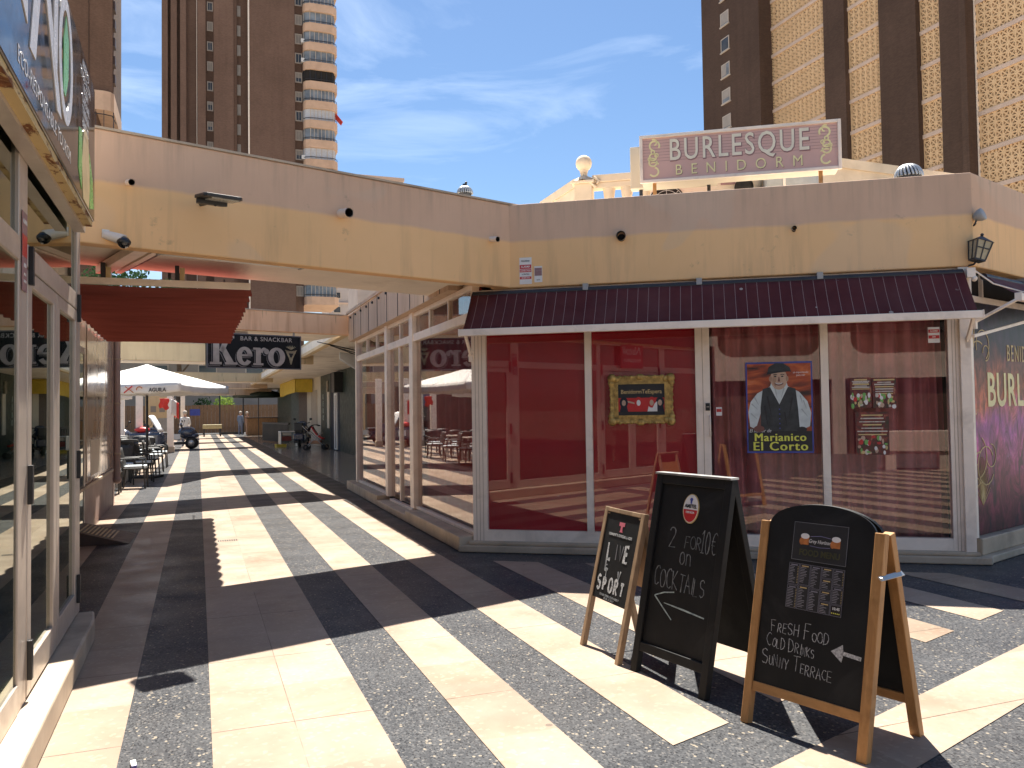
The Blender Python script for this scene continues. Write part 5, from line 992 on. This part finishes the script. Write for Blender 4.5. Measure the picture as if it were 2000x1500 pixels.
spots = [(-1.72, 18.7, 180, 'chair with its back to the viewer, nearest of the terrace'), (-1.30, 19.85, 82, 'chair on the passage side of the nearest table'), (-1.26, 21.6, 98, 'chair on the passage side, second from the viewer'),
         (-1.22, 23.5, 85, 'chair on the passage side just past the parasol pole'), (-1.16, 25.3, 95, 'chair on the passage side, last but one before the scooters'), (-1.12, 27.2, 82, 'chair on the passage side, closest to the mobility scooters'),
         (-2.0, 20.75, 5, 'chair behind the nearest table'), (-2.5, 22.0, -80, 'chair on the inner side of the second table'), (-2.05, 26.4, 10, 'chair facing the viewer behind the parasol pole'), (-2.7, 25.5, -90, 'chair on the inner side of the farther tables'), (-2.3, 28.6, 0, 'pale-cushioned chair facing the viewer at the back of the terrace'), (-2.65, 19.9, -85, 'chair half hidden by the mauve pillar'), (-3.0, 28.4, 10, 'chair at the back left of the terrace'),
         (-1.55, 28.9, 5, 'chair facing the viewer at the back, beside the scooters'), (-1.9, 22.9, 175, 'chair with its back to the viewer just left of the parasol pole'), (-1.75, 24.3, 178, 'chair with its back to the viewer, third row of the terrace'),
         (-1.62, 20.95, 4, 'chair facing the viewer across the nearest table, on its passage end'), (-2.3, 24.8, -88, 'chair on the inner side of the table past the parasol pole'), (-1.8, 26.5, 172, 'chair with its back to the viewer at the rearmost table'), (-2.5, 27.3, -92, 'chair on the inner side of the rearmost table'), (-1.8, 30.4, 3, 'lone chair behind the last table, nearest the white posts'), (-2.4, 31.2, 12, 'lone chair far back by the windscreen scooter')]
for i, (x, y, a, lab) in enumerate(spots):
    lab = 'dark rattan ' + lab
    if i == 0: c0.location = (x, y, 0); c0.rotation_euler = (0, 0, R(a)); c0['label'] = lab
    else: dup(c0, (x, y, 0), R(a+random.uniform(-6, 6)), lab)
for i, (x, y, lab) in enumerate(((-2.0, 19.75, 'pale topped table nearest the marble shop pillar'), (-1.95, 21.8, 'pale topped table before the parasol pole'), (-1.95, 25.3, 'pale topped table just past the parasol pole'), (-1.9, 27.6, 'pale topped table at the back of the terrace'))):
    if i == 0: t0.location = (x, y, 0); t0['label'] = lab
    else: dup(t0, (x, y, 0), 0, lab)
t = thing('hanging_cloth', 'bright red cloth hanging under the white parasol edge', 'cloth', (-.98, 27.5, 2.1), R(-12)); t.scale = (.8, .8, .8)
MB().grid(lambda u, v: (-.17+.34*u+.03*math.sin(v*7), .03*math.sin(u*9), .0-.40*v+.05*math.sin(u*7)*v), 10, 8).build('cloth', M['redcloth'], t, solid=.004)
t = thing('hanging_flag', 'pale red and white flag drooping from a short pole on the terrace', 'flag', (-.80, 28.6, 2.15), R(75))
MB().grid(lambda u, v: (.6*u, .05*math.sin(u*8), -.2*u-.5*v), 10, 8).build('cloth', M['whitecloth'], t, solid=.004); MB().grid(lambda u, v: (.35+.25*u, .06*math.sin(u*6)-.02, -.1-.1*u-.5*v), 8, 8).build('red_stripe', M['redcloth'], t, solid=.004); MB().bar((-.05, 0, .1), (.8, 0, -.2), .02, .02).build('pole', M['steel'], t)

# ---- people
def person(label, loc, rz, h, top, legs, hair, seated=False, arm=0, bag=False):
    t = thing('person', label, 'person', loc, rz); s = h/1.75
    me = bpy.data.meshes.new('body'); hip = .92*s if not seated else .50
    V = [(0, 0, hip), (0, .01, hip+.22*s), (0, 0, hip+.46*s), (0, -.01, hip+.56*s), (0, -.02, hip+.64*s), (0, -.03, hip+.74*s), (0, -.02, hip+.82*s)]; E = [(i, i+1) for i in range(6)]; rr = [.15, .14, .16, .075, .06, .095, .08]
    for sx in (-1, 1):
        k = len(V); V += [(sx*.17*s, 0, hip+.50*s), (sx*.24*s, .03, hip+.24*s), (sx*.22*s, -.12-(.18 if sx*arm > 0 else 0), hip+.06*s+(.28 if sx*arm > 0 else 0)), (sx*.20*s, -.17-(.28 if sx*arm > 0 else 0), hip-.02*s+(.34 if sx*arm > 0 else 0))]; E += [(2, k), (k, k+1), (k+1, k+2), (k+2, k+3)]; rr += [.075, .052, .042, .035]
        k = len(V)
        if seated: V += [(sx*.10*s, -.02, hip-.02), (sx*.12*s, -.42, hip), (sx*.12*s, -.44, .10), (sx*.12*s, -.56, .05)]
        else: V += [(sx*.10*s, 0, hip-.10*s), (sx*.11*s, -.03*sx, .48*s), (sx*.11*s, .05*sx, .07), (sx*.11*s, .05*sx-.16, .035)]
        E += [(0, k), (k, k+1), (k+1, k+2), (k+2, k+3)]; rr += [.105, .07, .045, .04]
    me.from_pydata(V, E, []); o = bpy.data.objects.new('body', me); COL.objects.link(o); o.parent = t
    sk = o.modifiers.new('skin', 'SKIN'); sk.use_smooth_shade = True
    for v, r_ in zip(me.skin_vertices[0].data, rr): v.radius = (r_*s, r_*s)
    me.skin_vertices[0].data[0].use_root = True
    o.modifiers.new('sub', 'SUBSURF').levels = 1; o.modifiers['sub'].render_levels = 2
    b = NB('skin_and_clothes'); z = b.xyz(b.co())[2]
    st = [(0, legs), (hip/2.2+.001, legs), (hip/2.2+.01, top), ((hip+.54*s)/2.2, top), ((hip+.56*s)/2.2, (.48, .28, .2))]
    c = b.ramp(b.math('DIVIDE', z, 2.2), st, 'CONSTANT'); b.bsdf(c, .8); me.materials.append(b.m)
    q = MB(); q.ball((0, -.0, hip+.80*s), .108*s, 12, 0, .95, 1.05, 1.0); q.build('hair', M[hair], t)
    return t
person('person in a white T-shirt seen from behind beside the navy scooter', (-.60, 44.0, 0), R(200), 1.72, (.72, .72, .72), (.12, .12, .16), 'hairg')
person('person in dark blue clothes, left of two standing together by the fence', (2.98, 65.2, 0), R(150), 1.72, (.16, .20, .27), (.14, .17, .24), 'hairg')
person('person in tan clothes holding something out, right of two by the fence', (3.40, 64.2, 0), R(100), 1.68, (.40, .20, .12), (.38, .22, .14), 'hairg', False, 1)
person('person in a dark shirt seated at the terrace behind the downpipe', (-2.05, 24.1, 0), R(-60), 1.72, (.02, .02, .03), (.05, .05, .06), 'hair', True)

# ---- mobility scooters
def scooter(label, loc, rz, two=True, col='scoot'):
    t = thing('mobility_scooter', label, 'scooter', loc, rz, 'mobility scooters parked by the terrace')
    q = MB(); q.slab([(-.85, -.24), (.35, -.24), (.5, -.18), (.5, .18), (.35, .24), (-.85, .24)], .22, .34); q.build('floor_pan', M['blackp'], t, bevel=.03)
    q = MB(); q.ball((.52, 0, .74), .30, 18, 0, 1.35, .92, .95); q.ball((.80, 0, .60), .17, 14, 0, 1.3, 1.25, .8); q.grid(lambda u, v: (.40-.16*v, (-.26+.52*u)*(1-.3*v), .62+.60*v-.06*(2*u-1)**2), 8, 6); q.build('front_fairing', M[col], t, solid=.03)
    for y in (-.21, .21):
        q = MB(); q.grid(lambda u, v, y=y: (.72+.31*math.cos(R(20+140*u)), y-.08+.16*v, .275+.31*math.sin(R(20+140*u))), 12, 3); q.build('mudguard', M[col], t, solid=.015)
    q = MB(); q.ball((.86, -.09, .66), .06, 10, 0, .7, 1, .6); q.ball((.86, .09, .66), .06, 10, 0, .7, 1, .6); q.build('headlight', M['steel'], t)
    q = MB(); q.box(-.95, -.30, -.25, .25, .34, .66); q.build('rear_body', M[col], t, bevel=.08)
    q = MB(); q.box(-.85, -.15, -.19, .19, .66, .80); q.build('seat', M['blackp'], t, bevel=.05)
    q = MB(); q.box(-.95, -.85, -.2, .2, .76, 1.15); q.build('backrest', M['blackp'], t, bevel=.04)
    q = MB(); q.tube([(.42, 0, .5), (.28, 0, 1.05)], .035, 8); q.tube([(.16, -.36, 1.13), (.30, -.15, 1.10), (.30, .15, 1.10), (.16, .36, 1.13)], .02, 8); q.build('handlebar', M['darksteel'], t)
    for y in (-.34, .34): q = MB(); q.tube([(.3, y*.8, 1.1), (.34, y, 1.28)], .008, 6); q.ball((.34, y*1.1, 1.30), .07, 10, 0, .3, 1, .7); q.build('mirror', M['blackp'], t)
    for x, ys in ((.72, (-.21, .21) if two else (0,)), (-.70, (-.24, .24) if not two else (0,))):
        for y in ys:
            w = MB().lathe([(.15, -.06), (.25, -.055), (.275, 0), (.25, .055), (.15, .06)], (0, 0, 0), 24).build('wheel', M['rubber'], t); w.location = (x, y, .275); w.rotation_euler = (R(90), 0, 0)
            MB().lathe([(0, -.05), (.15, -.055), (.16, 0), (.15, .055), (0, .05)], (0, 0, 0), 16).build('rim', M['steel'], w)
    MB().box(-.15, .25, -.262, -.25, .46, .70).build('price_card', M['white2'], t)
    return t
s0 = scooter('navy three-wheeled scooter with paired front wheels, nearest the passage', (-.98, 41.2, 0), R(-8))
dup(s0, (-2.4, 40.6, 0), R(-25), 'navy scooter half hidden behind the white post, left of the nearest one')
dup(s0, (-3.2, 38.5, 0), R(-60), 'navy scooter farthest left behind the terrace chairs')
dup(s0, (4.5, 39.3, 0), R(75), 'dark scooter parked by the cream panels in the right arcade')
t = thing('windscreen_scooter', 'pale scooter with a slanted windscreen coloured white for its glare beside the white post', 'scooter', (-1.85, 36.5, 0), R(-25), 'mobility scooters parked by the terrace')
q = MB(); q.grid(lambda u, v: (.1+.42*v, -.25+.5*u, 1.55-.65*v+.04*math.sin(u*3.1)), 6, 6); q.build('windscreen', M['whitep'], t, solid=.01); q = MB(); q.box(-.8, .6, -.26, .26, .3, .9); q.build('body', M['scoot'], t, bevel=.12); MB().box(-.1, .3, -.275, -.262, .5, .75).build('price_card', M['white2'], t)  # glare on the windscreen is put into its opaque white colour
for x in (-.6, .55): w = MB().lathe([(.1, -.06), (.22, -.055), (.25, 0), (.22, .055), (.1, .06)], (0, 0, 0), 20).build('wheel', M['rubber'], t); w.location = (x, 0, .25); w.rotation_euler = (R(90), 0, 0)
MB().ball((-.3, 0, 1.0), .2, 12, 0, 1.6, 1, .6).build('red_seat', M['red'], t)
# ---- posts and the far end
for x, y, lab in ((-1.09, 37.6, 'white square post beside the navy scooter'), (-2.25, 37.0, 'white square post in the middle of the terrace backdrop'), (-2.95, 37.3, 'white square post just right of the downpipe'), (-.9, 56.0, 'thin white post far behind the scooters'), (-3.6, 37.4, 'white square post hidden low by the terrace tables')):
    t = thing('arcade_post', lab, 'post', (x, y, 0), 0, 'white posts of the left arcade'); MB().box(-.13, .13, -.13, .13, .0, 3.1).build('shaft', M['white'], t, bevel=.01); MB().box(-.16, .16, -.16, .16, 0, .25).build('foot', M['stone'], t, bevel=.01)
t = thing('cream_kiosk', 'small cream kiosk with two square vents behind the white posts', 'kiosk', (-2.0, 52, 0)); q = MB(); q.box(-.85, .55, 0, 1.2, 0, 2.75); q.build('wall', M['cream'], t)
for x in (-.42, .05): MB().box(x-.15, x+.15, -.02, .0, 1.75, 2.1).build('vent', M['wallg'], t)
MB().box(-.2, .45, -.03, .0, .05, 1.4).build('door', M['grey'], t)
t = thing('terrace_bar', 'dark fronted bar with a blue sign board at the back of the left terrace', 'building', (-5.0, 46, 0)); q = MB(); q.box(-4, 1.3, 0, 3, 0, 3.0); q.build('wall', M['brown'], t); MB().box(-.6, 1.2, -.06, .0, 1.9, 2.75).build('sign_board', plain('dull_blue_board', (.10, .14, .24), .4, 0, .3, 2), t); MB().box(-.6, 1.2, -.04, .0, .6, 1.8).build('window', M['wglass'], t)
t = thing('board_fence', 'brown vertical board fence closing the far end of the passage', 'fence', (0, FARY, 0))
q = MB(); rn = random.Random(3); x = -8
while x < 9: q.box(x, x+.27, 0, .04, .12, 2.30+rn.uniform(-.02, .02)); x += .29
q.box(-8, 9, .04, .1, .4, .5); q.box(-8, 9, .04, .1, 1.8, 1.9); q.build('boards', M['fence'], t)
MB().box(-.6, .15, -.03, 0, 1.5, 2.0).build('notice', M['blueink'], t)
t = thing('pergola_frame', 'black steel frame of a low pergola before the board fence', 'pergola', (2.2, 66.5, 0))
for x in (-.65, 1.05): MB().box(x-.05, x+.05, -.05, .05, 0, 3.2).build('post', M['blackp'], t)
MB().box(-.7, 1.1, -.05, .05, 0.02, .2).build('bottom_rail', M['blackp'], t); MB().box(-.7, 4.0, -.05, .05, 3.2, 3.3).build('top_rail', M['blackp'], t)
t = thing('dark_parasol', 'dark green parasol at the far right end of the passage', 'parasol', (3.95, 60, 0))
q = MB(); q.lathe([(.05, 3.45), (1.7, 2.95), (1.72, 2.7)], (0, 0, 0), 8); q.build('canopy', M['green'], t, solid=.01); MB().tube([(0, 0, 0), (0, 0, 3.4)], .03, 8).build('pole', M['darksteel'], t)
t = thing('low_bench', 'low pale yellow bench before the far fence', 'bench', (.95, 62.5, 0)); MB().box(-.65, .65, -.2, .25, .55, .85).build('seat', plain('pale_yellow_paint', (.50, .42, .22), .6), t, bevel=.03)
for x in (-.55, .55): MB().box(x-.05, x+.05, -.2, .2, 0, .55).build('leg', M['darksteel'], t)
t = thing('far_wall', 'shaded grey-brown building behind the far fence', 'building', (0, 78, 0)); MB().box(-14, 18, 0, 6, 0, 7.4).build('wall', M['wallg'], t)
for k in range(7): f = MB().box(-12+4*k, -10.4+4*k, -.05, .0, 4.5, 6.0).build('window', M['wframe'], t); MB().box(-11.9+4*k, -10.5+4*k, -.07, -.05, 4.6, 5.9).build('pane', M['wglass'], f)
t = thing('apartment_block', 'red brick apartment block with dark windows seen between the canopies', 'building', (-10, 88, 0)); MB().box(-14, 10, 0, 8, 0, 9.0).build('wall', M['brickr'], t)
for k in range(6):
    for z in (4.8, 7.0): f = MB().box(-13+4*k, -11.2+4*k, -.06, .0, z, z+1.4).build('window', M['wframe'], t); MB().box(-12.9+4*k, -11.3+4*k, -.08, -.06, z+.1, z+1.3).build('pane', M['wglass'], f)

def leaf_crown(q, c, r, n, size, rn, sz=.8, m=0):
    for _ in range(n):
        a = rn.uniform(0, 2*math.pi); b = math.acos(rn.uniform(-1, 1)); k = r*rn.uniform(.35, 1)**.6*(1+.25*math.sin(3*a+b*4))
        p = Vector((c[0]+k*math.sin(b)*math.cos(a), c[1]+k*math.sin(b)*math.sin(a), c[2]+k*sz*math.cos(b)))
        d = Vector((rn.uniform(-1, 1), rn.uniform(-1, 1), rn.uniform(-1, 1))).normalized()*size*rn.uniform(.6, 1.3); e = d.cross(Vector((rn.uniform(-1, 1), rn.uniform(-1, 1), rn.uniform(-1, 1)))).normalized()*size*.6
        q.add([p-d, p+e*.7, p+d, p-e*.7], [(0, 1, 2, 3)], m)
def tree(label, loc, h, r, seed, mat='foliage', name='pine_tree'):
    rn = random.Random(seed); t = thing(name, label, 'tree', loc)
    q = MB(); q.tube([(0, 0, 0), (.1, .05, h*.4), (-.05, .1, h*.8)], [.28, .2, .08], 8)
    for k in range(5): a = k*1.3; q.tube([(0, .05, h*(.4+.08*k)), (r*.6*math.cos(a), r*.6*math.sin(a), h*(.6+.07*k))], [.09, .03], 6)
    q.build('trunk', M['bark'], t); q = MB()
    for k in range(7): a = k*2.4; leaf_crown(q, (r*.55*math.cos(a), r*.55*math.sin(a), h*(.62+.06*k)), r*.55, 420, .22, rn)
    q.build('crown', M[mat], t)
tree('dark pine tree seen in the gap above the red awning', (-6.2, 70, 0), 12.7, 3.0, 1); tree('dark pine tree with lower crown beside the taller pine above the awning', (-1.5, 72, 0), 11.6, 3.0, 2)
t = thing('fence_shrub', 'bright green shrub showing over the far board fence', 'shrub', (2.0, 70.6, 0)); q = MB(); leaf_crown(q, (0, 0, 2.4), .8, 500, .12, random.Random(4)); q.build('leaves', M['foliage2'], t); MB().tube([(0, 0, 0), (0, 0, 2.2)], .05, 6).build('stem', M['bark'], t)
t = thing('fence_shrub', 'darker small shrub above the fence left of the bright one', 'shrub', (.4, 70.4, 0)); q = MB(); leaf_crown(q, (0, 0, 2.35), .7, 260, .12, random.Random(6)); q.build('leaves', M['foliage'], t); MB().tube([(0, 0, 0), (0, 0, 2.2)], .05, 6).build('stem', M['bark'], t)
# ================================================================== tower blocks
# --- brown tower with salmon balconies (straight ahead)
t = thing('tower_block', 'brown brick tower with rounded salmon balconies down its right corner', 'building', (0, 126, 0)); TH = 72
q = MB(); q.box(-4.6, 15.05, 1.5, 16, 0, TH); q.build('brick_wall', M['brickb'], t)
def pier(a, b, d, m='brickb'): MB().box(a, b, d, 1.6, 0, TH+.5).build('pier', M[m], t)
for a, b, d in ((-4.74, -3.95, 0), (-3.55, -2.75, .2), (-2.3, -1.5, .35), (.05, 1.15, .3), (2.25, 5.0, 0), (5.0, 5.45, .5), (7.22, 13.75, 0)): pier(a, b, d)
MB().tube([(7.12, -.05, 0), (7.12, -.05, TH)], .12, 6).build('drain_pipe', M['white'], t); MB().tube([(-.05, 1.2, 0), (-.05, 1.2, TH)], .06, 6).build('drain_pipe', M['white'], t)
def fwin(a, b, z0, z1, y, k, par):
    q = MB(); frame(q, a, b, z0, z1, .16, y-.10, y); f = q.build('window', M['wframe'], par)
    rn = random.Random(int(a*10)+k); zb = z0+.16 + (z1-z0-.32)*rn.choice((0, 0, .3, .55, 1))
    if zb > z0+.2: MB().box(a+.16, b-.16, y-.06, y-.02, z0+.16 if 0 else z1-.16-(zb-z0-.16), z1-.16).build('blind', M['blind'], f)
    MB().box(a+.16, b-.16, y-.05, y-.01, z0+.16, z1-.16).build('pane', M['wglass'], f); MB().box((a+b)/2-.03, (a+b)/2+.03, y-.085, y-.06, z0+.16, z1-.16).build('mullion', M['wframe'], f)
    return f
FL = 2.98
ks = [k for k in range(24) if 61.75-FL*k > 14]
for k in ks:
    z = 61.75-FL*k+FL*2
    fwin(13.95, 15.02, z-.8, z+.8, 1.5, k, t)
    if k < 14:
        fwin(1.35, 2.2, z-.7, z+.7, 1.5, k+40, t)
        MB().box(5.55, 6.05, 1.3, 1.5, z-.9, z+.7).build('slot_window', M['blind'], t)
for k in ks:
    z = 60.75-FL*k+FL*2
    def bo(o): return [(15.05, 1.5), (15.05, .6-o), (15.3, .05-o), (16.0, -.35-o), (19.3+o*.3, -.35-o), (19.75+o, .05), (19.95+o, .8), (19.95+o, 9), (15.05, 9)]
    f = MB().slab(bo(.25), z-1.22, z).build('balcony', M['balcony'], t)
    rn = random.Random(k*7+1); kind = rn.choice((0, 0, 1, 2, 0, 3))
    MB().slab(bo(-.12), z, z+FL-1.22).build('glazing', [M['shade'], M['void'], plain('white_blind', (.52, .54, .58), .7), M['shade']][kind], f)
    q = MB(); n = rn.choice((4, 5, 6, 7))
    P = [Vector((x, y, 0)) for x, y in bo(-.08)[1:8]]
    for i in range(n+1):
        x = 16.0+3.3*i/n; q.box(x-.04, x+.04, .35-.66, .35-.56, z, z+FL-1.22)
    for y in (.9, 2.5, 4): q.box(19.78, 19.9, y-.04, y+.04, z, z+FL-1.22)
    q.box(15.12, 15.2, .45, .55, z, z+FL-1.22); q.build('glazing_bar', M['wframe'] if kind != 1 else M['darksteel'], f)
    q = MB(); q.tube([(x, y, z+.32) for x, y in bo(.18)[1:8]], .05, 5); q.build('rail', M['darksteel'], f)
    if k in (3, 4, 9): MB().box(14.75, 15.25, .3, .8, z+.1, z+.7).build('cooling_unit', M['whitep'], f)
    if k == 7: q = MB(); q.add([(19.9, .2, z+1.6), (20.9, -.1, z+.3), (20.9, 1.6, z+.3), (19.9, 2.2, z+1.6), (19.9, 1.2, z+1.5)], [(0, 1, 2, 3)]); q.build('sunshade', M['redcloth'], f, solid=.03)
# --- brown tower partly hidden by the shop sign
t = thing('tower_block', 'brown brick tower rising at the left behind the glossy shop sign', 'building', (0, 125, 0))
q = MB(); q.box(-30, -11.0, 0, 14, 46.3, 80); q.build('brick_wall', M['sidebrick'], t)
MB().box(-30, -13, .4, 14, 0, 46.3).build('lower_wall', M['sidebrick'], t); MB().box(-14.0, -13.9, -.1, 0, 46.3, 80).build('joint', M['brickd'], t)
MB().slab([(-16, 0), (-16, -.8), (-12.0, -.8), (-11.2, -.5), (-10.8, .2), (-10.8, 12), (-16, 12)], 43.6, 46.25).build('balcony', M['balcony'], t)
q = MB(); q.tube([(-16, -.7, 43), (-12, -.7, 43), (-11, -.3, 43), (-10.8, 3, 43)], .07, 5); [q.box(x-.04, x+.04, -.7, -.62, 40.8, 43.6) for x in (-16, -15, -14, -13, -12)]; q.box(-10.9, -10.8, 0, .1, 40.8, 43.6); q.build('railing', M['darksteel'], t)
for k in range(12): MB().box(-11.05, -10.72, .6, 2.2, 48+2.6*k, 49.2+2.6*k).build('side_window', M['brown'], t)
# --- tower with pierced screens on the right
t = thing('screen_tower', 'dark brick tower with tall yellow pierced block screens between piers', 'building', (57, 0, 0)); TH = 78
q = MB(); q.box(2.2, 24, 38, 80.8, 0, TH); q.build('core_wall', M['sidebrick'], t)
FZ = 2.93; lev = [32.75+FZ*k for k in range(-8, 13)]
def screen(y0, y1, x=0):
    s = MB().box(x, x+.14, y0, y1, 6, TH-1).build('screen', M['lattice'], t)
    for z in lev: MB().box(x-.10, x+.9, y0, y1, z-.17, z+.17).build('floor_band', M['band'], s)
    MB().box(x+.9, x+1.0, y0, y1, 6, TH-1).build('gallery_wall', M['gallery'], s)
screen(62.3, 70.5); screen(55.5, 59.6); screen(49.2, 51.5); screen(30.0, 46.1, -.3)
def bpier(y0, y1, x0, x1=2.4): MB().box(x0, x1, y0, y1, 0, TH+.5).build('brick_pier', M['brickd'], t)
bpier(59.6, 62.3, -.5); bpier(51.5, 55.5, -.5); bpier(46.1, 49.2, -.5); bpier(46.12, 46.7, -1.3); bpier(70.5, 80.9, -1.6); 
MB().box(-.42, -.30, 46.02, 46.1, 6, TH).build('pipe', M['white'], t)
for k in range(16):
    z = 45.2-FZ*k + FZ*4
    if z < 16: continue
    q = MB(); X = Matrix.Translation((-1.6, 76.4, z)) @ Matrix.Rotation(R(-90), 4, 'Z'); q.X = X
    frame(q, -.75, .75, -.75, .75, .09, -.08, .0); q.box(-.85, .85, -.16, 0, -.87, -.76); f = q.build('window', M['wframe'], t)
    q = MB(); q.X = X; q.box(-.66, .66, -.04, -.01, -.66, .66); q.build('pane', M['wglass'] if k % 4 == 1 else M['shade'], f)
    if k % 4 != 1: q = MB(); q.X = X; q.box(-.66, .66 if k % 3 else .1, -.06, -.042, -.55+.3*(k % 2), .66); q.build('blind', M['blind'], f)
# --- distant flats seen under the canopy
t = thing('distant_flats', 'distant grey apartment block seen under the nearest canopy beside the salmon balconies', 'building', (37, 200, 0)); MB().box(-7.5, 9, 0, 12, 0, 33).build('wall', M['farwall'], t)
for k in range(4):
    for j in range(4): f = MB().box(-6.5+4*j, -4.6+4*j, -.1, 0, 18.5+3.5*k, 20.2+3.5*k).build('window', M['wframe'], t); MB().box(-6.3+4*j, -4.8+4*j, -.14, -.1, 18.7+3.5*k, 20+3.5*k).build('pane', M['wglass'], f)
    MB().box(-7.5, 9, -.5, 0, 17.3+3.5*k, 17.6+3.5*k).build('floor_band', M['band'], t)
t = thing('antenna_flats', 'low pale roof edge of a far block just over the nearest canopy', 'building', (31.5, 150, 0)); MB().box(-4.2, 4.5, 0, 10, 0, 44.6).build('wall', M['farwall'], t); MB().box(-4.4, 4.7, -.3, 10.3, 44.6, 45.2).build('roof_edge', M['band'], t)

# ================================================================== plaza behind the viewer (seen mirrored in the cabaret windows)
AX = Matrix.Translation((-2.0, -11.0, 0)) @ Matrix.Rotation(R(180-33.7), 4, 'Z')
t = thing('opposite_arcade', 'cream arcade with rounded openings across the plaza, mirrored in the cabaret windows', 'building', (-2.0, -11.0, 0), R(180-33.7))
q = MB(); q.box(-14, 14, .0, .25, 2.45, 3.25)
for k in range(7):
    x = -13+4.2*k; q.box(x, x+.9, .0, .25, 3.25, 4.4); 
    q.prism([(x+.9, 3.25)] + [(x+.9+.5-.5*math.sin(R(a)), 3.25+.5-.5*math.cos(R(a))) for a in range(0, 91, 15)] , .0, .25); q.prism([(x, 3.25)] + [(x-.5+.5*math.sin(R(a)), 3.25+.5-.5*math.cos(R(a))) for a in range(0, 91, 15)][::-1], .0, .25)
q.box(-14, 14, 0, .25, 4.4, 4.75); q.build('parapet', M['rosecream'], t)
MB().box(-14, 14, .25, 4, 0, 4.6).build('shaded_wall', M['brown'], t)
for k in range(7): x = -13+4.2*k; MB().box(x+.2, x+.6, -.02, .25, 0, 2.45).build('pillar', M['rosecream'], t)
for lab, loc in (('cream concrete bench behind the viewer, mirrored beside the tall poster', (2.3, -5.8, 0)), ('cream concrete bench behind the viewer, mirrored low in the right pane', (4.9, -5.0, 0))):
    t = thing('concrete_bench', lab, 'bench', loc, R(150), 'concrete benches behind the viewer'); MB().box(-.9, .9, -.25, .25, .45, .95).build('seat_block', M['rosecream'], t, bevel=.02)
    for x in (-.6, .6): MB().box(x-.12, x+.12, -.2, .2, 0, .45).build('leg', M['rosecream'], t)
bpy.context.view_layer.update()
